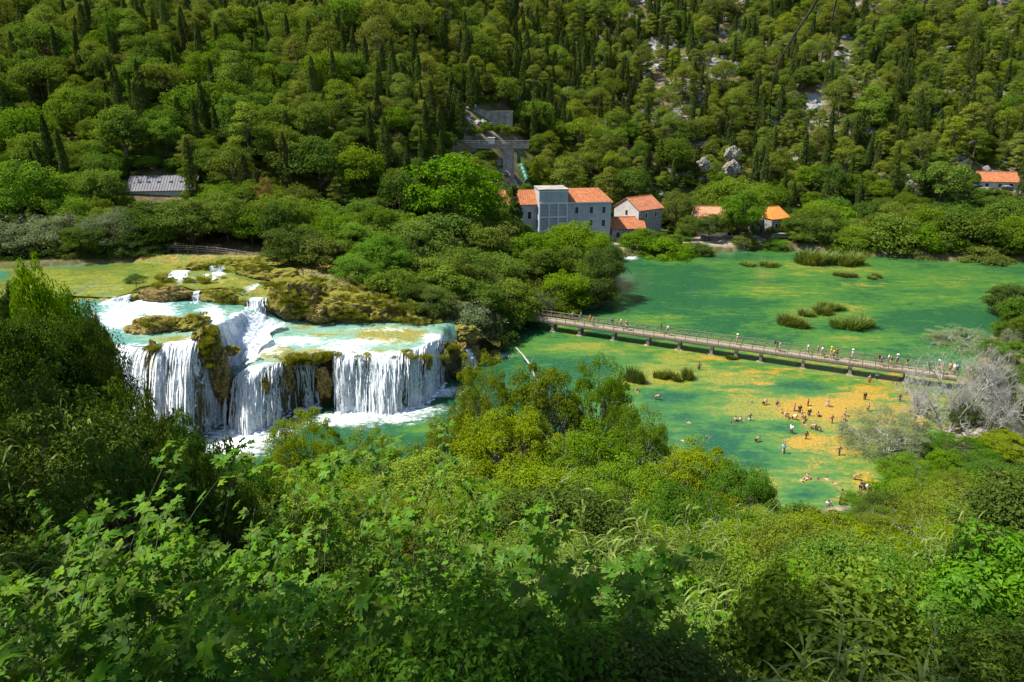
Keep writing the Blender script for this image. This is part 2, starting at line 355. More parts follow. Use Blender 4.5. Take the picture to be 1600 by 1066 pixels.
algae = blobs(px, py, [(1290, 635, 110, 30, 0.75), (1260, 690, 45, 14, 0.85), (1200, 600, 45, 16, 0.6), (1340, 615, 70, 25, .62), (1310, 700, 40, 25, 0.5), (1150, 655, 30, 6, .6), (985, 590, 35, 10, .5), (1400, 590, 40, 10, .5),
    (1030, 590, 30, 8, .45), (1310, 780, 30, 14, .5), (1110, 560, 60, 10, .42), (905, 520, 30, 8, .45), (1410, 640, 60, 30, .5), (1040, 495, 50, 6, .3), (1350, 445, 60, 6, .35), (1330, 480, 40, 10, .35), (1350, 750, 25, 20, .6)])
algae = np.maximum(algae, blobs(px, py, [(1200, 582, 120, 12, .42), (1150, 612, 60, 14, .34), (1385, 655, 50, 30, .5), (1270, 720, 60, 18, .34), (1010, 560, 60, 10, .34), (1330, 575, 80, 8, .34)]))
algae = np.clip(1.3 * algae - 0.9 * hole, 0, 1)
foam = blobs(px, py, [(610, 640, 90, 14, 1.1), (540, 655, 70, 14, 1.0), (690, 612, 40, 12, 0.9), (620, 655, 70, 12, .75), (370, 690, 60, 30, 1.2), (430, 670, 40, 20, .9), (765, 556, 38, 7, 0.95), (480, 660, 40, 10, .7), (560, 670, 40, 10, .45), (985, 403, 14, 4, .9)])
F = grid_faces(len(LY), len(LX)); keep = (d.ravel()[F] < 1.6).any(1)
mb = MB().add(np.stack([X, Y, 0 * X], -1), F[keep])
lake = mb.build('lake_water', M_LAKE, smooth=True); tag(lake, kind='structure')
vattr(lake.data, 'shallow', shal); vattr(lake.data, 'algae', algae); vattr(lake.data, 'foam', foam)

# ------------------------------------------------------------------ travertine barrier with the falls
# lip of the lower step: photo pixel and distance; then how far the foot stands out
K1 = [(60, 535, 74.5, 4.5), (150, 540, 72.8, 4.6), (200, 541, 71.8, 4.2), (235, 541, 71.2, 4.2), (262, 537, 71.2, 5.4), (300, 530, 71.6, 6.0), (322, 524, 72.2, 6.2), (340, 556, 73.6, 4.6), (352, 578, 74.4, 3.8), (368, 586, 73.2, 4.2), (395, 572, 72.9, 4.6), (430, 570, 73.2, 3.6),
      (452, 562, 75.5, 1.8), (485, 557, 76.6, 1.4), (512, 552, 77.0, 1.6), (530, 551, 77.0, 3.4), (565, 554, 76.8, 3.0), (600, 555, 77.3, 3.2), (640, 547, 78.2, 3.0), (668, 538, 80.4, 3.0), (690, 532, 84.2, 2.8), (703, 538, 87.0, 2.6), (722, 545, 88.4, 2.0), (738, 545, 90.2, 2.0), (752, 549, 92.5, 2)]
k1 = np.array([tuple(at_y(a, b, c)) + (wd,) for a, b, c, wd in K1]); k1 = k1[np.argsort(k1[:, 0])]
# lip of the upper step
K2 = [(60, 462, 91), (130, 466, 89), (175, 468, 88.5), (215, 458, 89), (280, 449, 90), (305, 456, 89.2), (345, 452, 89.5), (388, 466, 87.5), (418, 466, 87.5), (450, 452, 90), (520, 462, 90), (600, 485, 90), (660, 505, 90.5), (700, 520, 92), (745, 532, 95)]
k2 = np.array([tuple(at_y(*k)) for k in K2]); k2 = k2[np.argsort(k2[:, 0])]
cx = np.arange(-60, -1.5, 0.22); nc = len(cx)
def ip(xq, k, c): return np.interp(xq, k[:, 0], k[:, c])
def lip1(x): return ip(x, k1, 1), ip(x, k1, 2), ip(x, k1, 3)
def lip2(x): return ip(x, k2, 1), ip(x, k2, 2)
def mid_z(x, t):                     # level between the two steps, t = 0 at the lower lip, 1 at the foot of the upper step
    z1 = lip1(x)[1]
    zb = np.interp(x, [-60, -37, -34, -31, -28, -16, -9, -4, -2], [9.7, 9.6, 9.2, 7.6, 7.1, 6.9, 6.0, 3.6, 2.4])
    return z1 * (1 - t) ** 2 + zb * (1 - (1 - t) ** 2)
def cliff1(x, q, out=0.0):           # q = 0 lip .. 1 foot
    y1, z1, w1 = lip1(x)
    fl = fbm(np.stack([x * 0.8, q * 1.2, x * 0], -1), 3, 3) * 0.5 * np.minimum(q * 3, 1) + fbm(np.stack([x * 0.3, q * 0.5, x * 0 + 4], -1), 2, 8) * 1.2 * np.minimum(q * 2, 1)
    return np.stack([x, y1 - w1 * q ** 0.72 - fl - out, z1 * (1 - q ** 1.42) - 0.3 * q ** 3 - .25 * fbm(np.stack([x * .5, x * 0 + 2, x * 0], -1), 3, 60) * (1 - q) + out * 0.55 * np.maximum(0, 1 - q * 3)], -1)
W2 = 1.3
def cliff2(x, q, out=0.0):
    y2, z2 = lip2(x); zm = mid_z(x, 1.0)
    w2 = np.interp(x, [-60, -34, -26, -20, -2], [1.2, 1.2, 2.0, 3.4, 3.6])
    fl = fbm(np.stack([x * 0.9, q * 1.3, x * 0], -1), 3, 13) * 0.45 * np.minimum(q * 3, 1)
    return np.stack([x, y2 - w2 * q ** 0.75 - fl - out, z2 - (z2 - zm + 0.3) * q ** 1.5 + out * 0.5 * np.maximum(0, 1 - q * 3)], -1)
rows = []; Xc = cx
for q in np.linspace(1.25, 1.02, 4): p = cliff1(Xc, np.ones(nc)); rows.append(np.stack([Xc, p[:, 1] - (q - 1) * 16, p[:, 2] - (q - 1) * 6], 1))
for q in np.linspace(1, 0, 44): rows.append(cliff1(Xc, np.full(nc, q)))
for t in np.linspace(0, 1, 26)[1:-1]:
    a = cliff1(Xc, np.zeros(nc))[:, 1]; b = cliff2(Xc, np.ones(nc))[:, 1]; yy = a * (1 - t) + b * t
    rows.append(np.stack([Xc, yy, mid_z(Xc, t) - 0.30 * np.minimum(1, t * 6)], 1))
for q in np.linspace(1, 0, 22): rows.append(cliff2(Xc, np.full(nc, q)))
yend = np.interp(Xc, [-90, -60, -30, -10, 2], [109, 109, 106, 97, 94])
for t in np.linspace(0, 1, 30)[1:]:
    y2, z2 = lip2(Xc); yy = y2 * (1 - t) + yend * t
    bank = np.interp(Xc, [-60, -34, -26, -12, -2], [10.35, 10.6, 10.2, 7.6, 4.5])
    zz = z2 * (1 - t) + bank * t + sstep(0.75, 1, t) * 1.0
    rows.append(np.stack([Xc, yy, zz + 0.05], 1))
R = np.stack(rows); nr = len(R)
amp = 0.16 + 0.2 * sstep(-30, -22, R[..., 0]) * sstep(84, 89, R[..., 1])
R[..., 1] -= fbm(R * np.array((0.9, 0.9, 0.5)), 4, 21) * 0.35 * sstep(0.5, 2, R[..., 2])
R[..., 2] += fbm(R * 0.8, 4, 22) * amp
mb = MB().add(R, grid_faces(nr, nc)); cl = mb.build('travertine_barrier', M_TRAV, smooth=False); tag(cl, kind='structure')

# water lying on the steps
def sheet(name, mat, x0, x1, ya, yb, za, shf, alf, fof, n=(90, 40), kind='structure'):
    x = np.linspace(x0, x1, n[0]); t = np.linspace(0, 1, n[1]); A, B = ya(x), yb(x)
    XX = np.broadcast_to(x, (n[1], n[0])); TT = np.broadcast_to(t[:, None], XX.shape); YY = A * (1 - TT) + B * TT
    ZZ = za(XX, YY, TT) + fbm(np.stack([XX, YY, 0 * XX], -1) * 1.1, 3, 31) * 0.05
    o = MB().add(np.stack([XX, YY, ZZ], -1), grid_faces(n[1], n[0])).build(name, mat, smooth=True); tag(o, kind=kind)
    px, py, _ = proj(XX, YY, ZZ)
    vattr(o.data, 'shallow', shf(px, py)); vattr(o.data, 'algae', alf(px, py)); vattr(o.data, 'foam', fof(px, py)); return o
z0 = lambda px, py: 0 * px
sheet('pool_water', M_POOL, -58, -7.6, lambda x: lip1(x)[0] - 0.25, lambda x: cliff2(x, np.ones_like(x))[:, 1] + 0.7,
      lambda x, y, t: mid_z(x, t) + 0.06,
      lambda a, b: np.clip(.30 * (a > 350) + blobs(a, b, [(480, 560, 60, 14, 1), (420, 550, 50, 10, .9), (610, 525, 70, 14, 1.0), (520, 522, 60, 8, .6), (480, 512, 50, 6, .5), (270, 530, 50, 10, 1.0), (600, 550, 40, 8, .6)]), 0, 1),
      lambda a, b: blobs(a, b, [(500, 550, 50, 10, .5), (600, 528, 70, 8, .45), (430, 560, 30, 8, .45), (285, 532, 40, 8, .4), (560, 520, 60, 6, .35), (470, 555, 40, 6, .4), (640, 520, 40, 6, .45)]),
      lambda a, b: np.clip(.12 + blobs(a, b, [(230, 478, 50, 14, .95), (190, 495, 40, 24, 1.0), (250, 488, 40, 12, .7), (405, 512, 40, 10, 1.0), (345, 540, 45, 40, 1.2), (390, 540, 60, 16, .95), (330, 500, 25, 25, 1.1), (460, 533, 60, 8, .85), (560, 535, 70, 7, .7), (540, 545, 40, 8, .8), (680, 530, 25, 12, .9), (600, 515, 80, 5, .45), (230, 545, 80, 9, .75), (560, 553, 90, 6, .8)]), 0, 1.2), (240, 60))
sheet('meadow_water', M_MEADOW, -110, -33.5, lambda x: np.where(x < -60, 86.0, lip2(x)[0] + 0.15), lambda x: np.interp(x, [-110, -75, -55, -33], [106, 108, 108.5, 106]),
      lambda x, y, t: np.where(x < -60, 10.25, np.interp(x, k2[:, 0], k2[:, 2]) * (1 - t) + 10.55 * t) + 0.22 + 0.5 * sstep(94, 97, y) * sstep(-51, -47, x) * sstep(-36, -40, x) - .6 * sstep(-37, -33.5, x),
      lambda a, b: np.clip(0.75 - blobs(a, b, [(120, 416, 60, 4, .5), (0, 432, 16, 10, .8), (200, 425, 60, 4, .2)]), 0, 1),
      lambda a, b: blobs(a, b, [(270, 445, 60, 10, .32), (350, 440, 60, 12, .4), (180, 450, 60, 12, .25), (330, 415, 80, 8, .3)]),
      lambda a, b: blobs(a, b, [(285, 434, 20, 3, 1.1), (340, 427, 14, 5, 1.0), (430, 435, 16, 10, 1.0), (405, 452, 25, 9, 1.1), (185, 467, 25, 4, 1.0), (310, 462, 10, 8, .9), (300, 440, 22, 2, .8)]), (170, 60))

# falling sheets: each fall is a thing of its own
def waterfall(label, x0, x1, cover, cliff=cliff1, q0=-0.02, q1=1.0, out=(0.32, 0.55), nstr=260, seed=0, group='waterfalls over the travertine steps', cat='waterfall', foamlump=True):
    rng = np.random.default_rng(seed + 100)
    root = None
    for li, of in enumerate(out):
        n = max(8, int((x1 - x0) / 0.16)); x = np.linspace(x0, x1, n); q = np.linspace(0, 1, 40)
        XX = np.broadcast_to(x, (40, n)); QQ = np.broadcast_to(q[:, None], XX.shape)
        q_ = np.clip(QQ * q1, 0, 1.2)
        wob = fbm(np.stack([XX * 1.6, QQ * 1.1, XX * 0 + li * 9], -1), 3, 40 + seed) * 0.30 * np.minimum(QQ * 4, 1)
        P = cliff(XX.ravel(), q_.ravel(), (of * np.minimum(q_ * 4, 1) ** 0.6 + 0.10 + wob).ravel()).reshape(40, n, 3)
        P[..., 2] += 0.08
        m = MB().add(P, grid_faces(40, n))
        if root is None:
            root = m.build('waterfall', M_FALLS[(seed + li) % 3], smooth=True); tag(root, label, cat, group); o = root
        else: o = m.build('water_veil', M_FALLS[(seed + li) % 3], root, smooth=True)
        e = np.minimum(sstep(0, 0.35 / max(1.0, (x1 - x0) * .3), (XX - x0) / (x1 - x0)), sstep(0, 0.35 / max(1.0, (x1 - x0) * .3), (x1 - XX) / (x1 - x0)))
        cv = cover(XX) if callable(cover) else cover
        vattr(o.data, 'cover', (cv - 0.16 * li + 0.12 * sstep(0.7, 1, QQ) + 0.12 * (1 - sstep(0, .2, QQ))) * (0.25 + 0.75 * e))
    m = MB()                          # loose strands in front of the sheet
    for i in range(int(nstr * .5)):
        xc = rng.uniform(x0, x1); a = rng.uniform(-0.05, 0.8); L = rng.uniform(0.1, 0.45); qq = np.linspace(max(a, 0.0), min(1, a + L), 7)
        if len(np.unique(qq)) < 3: continue
        wv = rng.uniform(0.015, 0.09); of = rng.uniform(0.3, 0.95)
        C = cliff(np.full(7, xc), qq, of * np.minimum(qq * 4, 1) ** .6 + .1); C[:, 0] += np.cumsum(rng.normal(0, 0.03, 7))
        ww = wv * np.sin(np.linspace(0.15, 3.0, 7)); A = C.copy(); B = C.copy(); A[:, 0] -= ww; B[:, 0] += ww
        A[:, 1] += ww
        V = np.stack([A, B], 1).reshape(-1, 3); k = np.arange(6) * 2
        m.add(V, np.stack([k, k + 1, k + 3, k + 2], 1))
    if m.n:
        s = m.build('water_strands', M_WHITE, root); tag(s, kind='stuff')
    if foamlump:                      # boiling white water at the foot
        m = MB()
        for i in range(int((x1 - x0) * 9)):
            xc = rng.uniform(x0, x1); p = cliff(np.array([xc]), np.array([1.0]))[0]; r = rng.uniform(0.12, 0.5)
            a = np.linspace(0, 2 * math.pi, 7, endpoint=False); c = np.array((xc, p[1] - abs(rng.normal(0.2, .8)), p[2] + 0.2))
            ring = lambda k, h: np.stack([c[0] + r * k * np.cos(a) * rng.uniform(.7, 1.3, 7), c[1] + r * k * np.sin(a) * rng.uniform(.7, 1.3, 7), c[2] + r * h * rng.uniform(.6, 1.4, 7)], 1)
            V = np.concatenate([ring(1, -.3), ring(.9, .25), ring(.45, .55), [c + (0, 0, r * .6)]]); f = []
            b = len(m.v)
            j = np.arange(7); k = (j + 1) % 7
            q4 = np.concatenate([np.stack([j, k, k + 7, j + 7], 1), np.stack([j + 7, k + 7, k + 14, j + 14], 1)]); m.add(V, q4)
            m.add(V[14:], np.stack([j, k, np.full(7, 7)], 1))
        s = m.build('white_foam', M_WHITE, root, smooth=True); tag(s, kind='stuff')
    return root
def wx(px, py, y): return at_y(px, py, y)[0]
waterfall('wide white waterfall at the far left edge, half hidden by dark foreground leaves', wx(158, 540, 71.5), wx(237, 541, 70.3), lambda x: 0.80 - .4 * np.exp(-((x + 41.3) / .5) ** 2) + 0 * x, seed=1)
waterfall('tallest white waterfall, spreading down a sloping mossy face beside the dark ridge', wx(243, 541, 70.2), wx(318, 528, 71), lambda x: 0.82 - .35 * np.exp(-((x + 37.2) / .4) ** 2) - 0.22 * np.exp(-((x - wx(312, 530, 71)) / .9) ** 2), nstr=420, seed=2)
waterfall('steep bluish white chute between dark mossy ridge and bulging rock', wx(332, 545, 73), wx(362, 580, 73.5), lambda x: 0.85 + 0 * x, nstr=220, seed=3)
waterfall('white fall split over a rounded bulging mossy rock', wx(364, 580, 72.5), wx(446, 566, 74), lambda x: 0.80 - 0.4 * np.exp(-((x - wx(420, 572, 72)) / .9) ** 2), nstr=300, seed=4)
waterfall('thin white trickles beside the ochre rock under a mossy ledge', wx(455, 561, 75.5), wx(498, 555, 76.4), lambda x: 0.40 + 0.2 * np.sin(x * 4.0), nstr=110, seed=5)
waterfall('broad white curtain waterfall, widest of the lower step', wx(519, 552, 76.2), wx(697, 537, 84.2), lambda x: 0.74 + 0.10 * np.sin(x * 1.1) - .40 * sum(np.exp(-((x - c) / w) ** 2) for c, w in ((-20.6, .35), (-17.2, .3), (-12.9, .45), (-10.9, .4), (-9.4, .5), (-8.6, .35))), nstr=900, seed=6)
def cliff3(y, q, out=0.0):           # the side cascade running from the left pool down to the middle pool
    y1 = lip1(np.full_like(y, -33.0))[0]; x = -34.8 + 4.6 * q + .5 * np.sin(y * 1.3); t = np.clip((y - y1) / 14, 0, 1); st = .09 * np.sin(q * 17 + y * .7) + .35 * fbm(np.stack([q * 5, y * .8, 0 * y], -1), 3, 71)
    return np.stack([x + out * .5, y, mid_z(x, t) + .12 + np.abs(st) + out * .35], -1)
waterfall('foaming cascade tumbling sideways from the left pool towards the middle pool', 73.6, 84.5, lambda x: .80 + 0 * x, cliff3, nstr=260, seed=11)
cliff4 = lambda x, q, out=0.0: np.stack([x, 96.3 - 1.0 * q ** .8 - out * .4, 11.75 - 1.0 * q ** 1.3 + 0 * x], -1)
cliff5 = lambda x, q, out=0.0: np.stack([x, 98.3 - 1.1 * q ** .8 - out * .4, 12.0 - 1.1 * q ** 1.3 + 0 * x], -1)
waterfall('low white spill over the meadow step, left of two', wx(266, 430, 96), wx(299, 430, 96), lambda x: .75 + 0 * x, cliff4, nstr=60, seed=12)
waterfall('low white spill over the meadow step, right of two', wx(326, 424, 98), wx(353, 424, 98), lambda x: .75 + 0 * x, cliff5, nstr=60, seed=13)
waterfall('small white spill at right end of the curtain, beside dark bushes', wx(722, 545, 88), wx(746, 548, 91.5), lambda x: 0.55 + 0 * x, nstr=60, seed=7)
waterfall('small upper waterfall between two mossy mounds, feeding the middle pool', wx(390, 466, 87.5), wx(420, 466, 87.5), lambda x: 0.72 + 0 * x, cliff2, nstr=120, seed=8)
waterfall('narrow white trickle left of the upper mossy mound', wx(304, 456, 89.2), wx(318, 455, 89.2), lambda x: 0.62 + 0 * x, cliff2, nstr=40, seed=9)
waterfall('low white cascade spilling off the weedy meadow into the left pool', wx(168, 467, 88.5), wx(212, 460, 89), lambda x: 0.6 + 0 * x, cliff2, nstr=80, seed=10)
# ------------------------------------------------------------------ plant materials
F_PINE = foliage('pine needles', (0.090, 0.128, 0.016), (0.200, 0.245, 0.034), 0.32, 0.02, 0.6, 0.022, 0.22)
F_CYP = foliage('cypress needles', (0.048, 0.072, 0.016), (0.100, 0.132, 0.028), 0.25, 0.02, 0.6, 0.015, 0.25)
F_BROAD = foliage('broad leaves', (0.072, 0.128, 0.015), (0.155, 0.222, 0.030), 0.35, 0.02, 0.6, 0.022, 0.26)
F_BRIGHT = foliage('fresh green leaves', (0.080, 0.160, 0.013), (0.165, 0.265, 0.026), 0.38, 0.02, 0.6, 0.018, 0.18)
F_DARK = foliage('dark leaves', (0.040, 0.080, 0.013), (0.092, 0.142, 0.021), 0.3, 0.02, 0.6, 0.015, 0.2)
F_GREY = foliage('grey green willow leaves', (0.100, 0.135, 0.055), (0.200, 0.235, 0.120), 0.26, 0.02, 0.6, 0.012, 0.15)
F_OLIVE = foliage('olive green leaves', (0.092, 0.136, 0.022), (0.180, 0.225, 0.042), 0.34, 0.02, 0.6, 0.02, 0.2)
F_YELLOW = foliage('yellow green small leaves', (0.105, 0.165, 0.012), (0.225, 0.300, 0.028), 0.42, 0.02, 0.6, 0.02, 0.2)
F_BUSH = foliage('bramble leaves', (0.055, 0.125, 0.011), (0.145, 0.235, 0.024), 0.40, 0.02, 0.6, 0.02, 0.28)
F_FIG = foliage('fig leaves', (0.058, 0.140, 0.012), (0.135, 0.240, 0.026), 0.40, 0.025, 0.55, 0.02, 0.3)
F_CANE = foliage('cane leaves', (0.105, 0.170, 0.030), (0.230, 0.300, 0.075), 0.38, 0.03, 0.5, 0.012, 0.18)
F_REED = foliage('reed leaves', (0.070, 0.105, 0.018), (0.150, 0.185, 0.045), 0.34, 0.02, 0.6, 0.02, 0.2)
F_RUST = foliage('dry brown leaves', (0.195, 0.111, 0.046), (0.338, 0.208, 0.091), 0.25, 0.02, 0.5, 0.01, 0.15)
F_TUFT = foliage('grass blades', (0.098, 0.124, 0.013), (0.247, 0.234, 0.036), 0.3, 0.02, 0.5, 0.02, 0.2)
M_BARK = plain('bark', (0.13, 0.10, 0.07), 0.9, 0.1, 0.4, 4)
M_PALEBARK = plain('pale grey bark', (0.33, 0.32, 0.285), 0.85, 0.1, 0.3, 3)
M_TWIG = plain('dark twig', (0.035, 0.028, 0.022), 0.8, 0.1)

def leafcloud(mb, P, N, size, aspect, rng, bias=None, fold=0.18, mat=0, tint=None):
    n = len(P); N = nrm(N); T = rng.normal(size=(n, 3)) * (1.0 if bias is None else 0.45)
    if bias is not None: T = T + bias
    T = nrm(T - N * (T * N).sum(1, keepdims=True)); B = np.cross(N, T)
    s = np.broadcast_to(np.asarray(size, float), (n,))[:, None]
    V = np.stack([P - T * s * .5, P + B * s * aspect * .5 + N * s * fold - T * s * .05, P + T * s * .5 - N * s * fold * .6, P - B * s * aspect * .5 + N * s * fold - T * s * .05], 1)
    k = np.arange(n) * 4
    mb.add(V, np.stack([k, k + 1, k + 2, k + 3], 1), mat, rng.random(n) if tint is None else tint)

def sphere_dirs(rng, n, zmin=-1.0):
    z = rng.uniform(zmin, 1, n); a = rng.uniform(0, 2 * math.pi, n); r = np.sqrt(1 - z * z)
    return np.stack([r * np.cos(a), r * np.sin(a), z], 1)

# crown in a unit frame: height 1 from the ground, radius rr; returns the mesh of leaves and the mesh of wood
def tree_meshes(kind, seed, leafmat, bark=None, n_clump=60, per=70, leaf=0.03, rr=0.42, z0=0.28, aspect=0.55, flat=0.75, clump=0.30, limbs=10, trunk_r=0.022, spread=0.55, stems=1, gap=0.0):
    rng = np.random.default_rng(seed); bark = bark or M_BARK
    H = 1 - z0; mb = MB(); cs = []
    lob = rng.normal(size=(5, 3)); lob = nrm(lob); la = rng.uniform(0.75, 1.2, 5)
    for i in range(n_clump):
        d = sphere_dirs(rng, 1, -0.55)[0]
        k = np.clip(1 + 0.28 * sum((a - 1) * 2 * max(0, d @ l) for l, a in zip(lob, la)), .7, 1.3)
        rad = k * (rng.uniform(0.25, 1.0) ** 0.45)
        if kind == 'pine':
            zf = rng.uniform(0, 1) ** 0.8; prof = (np.sin(np.clip(zf * 0.86 + 0.14, 0, 1) * math.pi) ** 0.55) * (1.06 - 0.42 * zf)
            a = rng.uniform(0, 2 * math.pi); rho = rr * prof * k * rng.uniform(0.35, 1) ** 0.5
            c = np.array((rho * math.cos(a), rho * math.sin(a), z0 + H * (0.05 + 0.88 * zf)))
        else:
            c = np.array((d[0] * rr * rad, d[1] * rr * rad, z0 + H * 0.5 + d[2] * H * 0.46 * rad))
        cs.append(c)
    cs = np.array(cs)
    ctr = np.array((0, 0, z0 + H * 0.4))
    for c in cs:
        if rng.random() < gap: continue
        rc = clump * rr * rng.uniform(0.5, 1.4); n = int(per * rng.uniform(0.7, 1.3)); d = sphere_dirs(rng, n, -0.45)
        P = c + d * rc * (rng.random((n, 1)) ** 0.30) * np.array((1, 1, flat))
        out = nrm(c - ctr)
        N = d * 0.65 + out * 0.25 + np.array((0, 0, 0.42)) + rng.normal(size=(n, 3)) * spread * .8
        tint = np.clip(rng.normal(0.5, 0.22, n) + (rng.random() - 0.5) * 0.5, 0, 1)
        bias = (d + np.array((0, 0, .5))) if kind == 'pine' else (d - np.array((0, 0, .25)))
        leafcloud(mb, P, N, leaf * rng.uniform(0.65, 1.3, n), aspect, rng, bias=bias, tint=tint)
    crown = mb.mesh('crown', leafmat)
    wood = MB(); forks = []
    for s in range(stems):
        a = rng.uniform(0, 6.28); lean = (0.03 if stems == 1 else rng.uniform(.08, .3) * rr * 2)
        top = np.array((math.cos(a) * lean, math.sin(a) * lean, z0 + H * (0.82 if kind == 'pine' else 0.62)))
        t = np.linspace(0, 1, 7)[:, None]; pts = t * top + np.sin(t * 3.1) * rng.normal(0, 0.012, 3); pts[0] = (math.cos(a) * .01 * (stems - 1), math.sin(a) * .01 * (stems - 1), -0.12)
        wood.tube(pts, np.linspace(trunk_r, trunk_r * .25, 7) / math.sqrt(stems), 6); forks.append(pts)
    for c in cs[rng.choice(len(cs), min(limbs, len(cs)), replace=False)]:
        pts = forks[rng.integers(len(forks))]; q = pts[min(6, int(1 + rng.uniform(1, 5)))]
        if q[2] > c[2]: q = pts[2]
        m = (q + c) / 2 + np.array((0, 0, -0.02)) + rng.normal(0, .015, 3)
        wood.tube([q, m, c], [trunk_r * .42, trunk_r * .28, trunk_r * .08], 4, cap=False)
        for _ in range(2):
            e = c + rng.normal(0, 1, 3) * clump * rr; wood.tube([m, (m + e) / 2 + rng.normal(0, .01, 3), e], [trunk_r * .2, trunk_r * .13, trunk_r * .04], 3, cap=False)
    return crown, wood.mesh('trunk', bark, smooth=True)

def cypress_meshes(seed, leafmat, n=1700, rr=0.11, leaf=0.035):
    rng = np.random.default_rng(seed); mb = MB(); z = rng.uniform(0, 1, n) ** 0.9; a = rng.uniform(0, 6.283, n)
    prof = np.minimum(1, (1 - z) ** 0.55 * 1.25) * np.minimum(1, 0.45 + z * 2.2)
    lump = 1 + 0.28 * fbm(np.stack([np.cos(a) * 2, np.sin(a) * 2, z * 9], 1), 2, seed)
    r = rr * prof * lump * rng.uniform(0.55, 1.05, n)
    P = np.stack([r * np.cos(a), r * np.sin(a), 0.07 + z * 0.93], 1)
    N = np.stack([np.cos(a), np.sin(a), 0.35 + 0 * a], 1) + rng.normal(size=(n, 3)) * .35
    leafcloud(mb, P, N, leaf * rng.uniform(.7, 1.4, n), 0.5, rng, bias=np.stack([np.cos(a) * .3, np.sin(a) * .3, 1 + 0 * a], 1))
    wood = MB().tube([(0, 0, -.1), (0, 0, .1), (0.004, 0, .5), (0, 0, .9)], [.018, .015, .01, .003], 5)
    return mb.mesh('crown', leafmat), wood.mesh('trunk', M_BARK)

def spruce_meshes(seed, leafmat):    # layered conical conifer
    rng = np.random.default_rng(seed); mb = MB(); wood = MB().tube([(0, 0, -.1), (0, 0, .5), (0, 0, .98)], [.02, .012, .003], 6)
    for i in range(170):
        z = 0.08 + 0.9 * rng.random(); L = 0.30 * (1 - z) ** 0.8 * rng.uniform(.7, 1.15) + .015; a = rng.uniform(0, 6.28); d = np.array((math.cos(a), math.sin(a), -0.28))
        e = np.array((0, 0, z)) + d * L; wood.tube([(0, 0, z), e], [.004, .001], 3, cap=False)
        n = 46; t = rng.random(n) ** .6; P = np.array((0, 0, z)) + d * L * t[:, None] + rng.normal(size=(n, 3)) * (.028 * (1.2 - t))[:, None] * np.array((1, 1, .6))
        leafcloud(mb, P, rng.normal(size=(n, 3)) * .6 + (0, 0, .7), .03 * rng.uniform(.7, 1.3, n), .4, rng, bias=np.broadcast_to(d, (n, 3)))
    return mb.mesh('crown', leafmat), wood.mesh('trunk', M_BARK)

def blade_clump(seed, n, L, width, spread, droop, mat, segs=4, r0=0.3, stalk=None, zfan=0.0):
    """a tuft of long strap leaves rising from the ground (metres)"""
    rng = np.random.default_rng(seed); mb = MB()
    for i in range(n):
        a = rng.uniform(0, 6.28); rho = r0 * math.sqrt(rng.random()); b = np.array((rho * math.cos(a), rho * math.sin(a), rng.uniform(0, zfan)))
        a2 = a + rng.normal(0, .7); l = L * rng.uniform(.55, 1.15) * (1.1 - .45 * (rho / max(r0, .01)) ** 2); t = np.linspace(0, 1, segs + 1)
        hd = np.array((math.cos(a2), math.sin(a2), 0)); sp = spread * rng.uniform(.3, 1.2)
        C = b + hd * (t[:, None] * sp * l) + np.array((0, 0, 1.0)) * ((t - droop * rng.uniform(.4, 1.4) * t ** 2.4) * l)[:, None]
        sd = np.array((-hd[1], hd[0], 0)) * width * rng.uniform(.7, 1.3); wt = np.array([.7, 1, .9, .6, .06])[:segs + 1] if segs == 4 else np.linspace(1, .08, segs + 1)
        V = np.stack([C - sd * wt[:, None] / 2, C + sd * wt[:, None] / 2], 1).reshape(-1, 3); k = np.arange(segs) * 2
        mb.add(V, np.stack([k, k + 1, k + 3, k + 2], 1), 0, rng.random())
    return mb.mesh('blades', mat)

# ---- prototypes (mesh data only; the things are made below)
PINES = [tree_meshes('pine', 10 + i, F_PINE, n_clump=66, per=120, leaf=0.034, rr=[.34, .46, .30, .40][i], z0=[.22, .2, .25, .12][i], aspect=.38, flat=.52, clump=.36, spread=.95, gap=.12, limbs=8) for i in range(4)]
CYPS = [cypress_meshes(20 + i, F_CYP, rr=[.10, .125, .085][i]) for i in range(3)]
BROADS = [tree_meshes('broad', 30 + i, F_BROAD, n_clump=70, per=95, leaf=0.042, rr=[.46, .52, .42, .5][i], z0=[.12, .1, .16, .06][i], clump=.30, limbs=8) for i in range(4)]
MIDS = {}
for nm, fm in (('bright', F_BRIGHT), ('dark', F_DARK), ('olive', F_OLIVE), ('grey', F_GREY)):
    MIDS[nm] = [tree_meshes('broad', 50 + i + len(nm), fm, n_clump=100, per=120, leaf=0.030, rr=[.46, .52][i], z0=[.08, .05][i], clump=.25, limbs=16, stems=1 + i, aspect=(.36 if nm == 'grey' else .55)) for i in range(2)]
RUSTS = tree_meshes('broad', 77, F_RUST, n_clump=60, per=70, leaf=0.035, rr=.42, z0=.1, clump=.25)
SPRUCE = spruce_meshes(7, F_DARK)
NEARS = [tree_meshes('broad', 60 + i, F_YELLOW, n_clump=190, per=150, leaf=0.0165, rr=[.44, .5, .42][i], z0=[.06, .04, .1][i], clump=.17, limbs=60, stems=3, aspect=.6, trunk_r=.016, gap=.08, bark=[M_PALEBARK, M_BARK, M_BARK][i]) for i in range(3)]
NEARD = [tree_meshes('broad', 66 + i, F_DARK, n_clump=170, per=140, leaf=0.020, rr=[.46, .5][i], z0=.05, clump=.19, limbs=40, stems=2, aspect=.65, trunk_r=.018) for i in range(2)]
NEARB = [tree_meshes('broad', 73 + i, F_BUSH, n_clump=180, per=140, leaf=0.0185, rr=[.48, .52][i], z0=[.02, .04][i], clump=.17, limbs=50, stems=4, aspect=.62, trunk_r=.014, gap=.08) for i in range(2)]
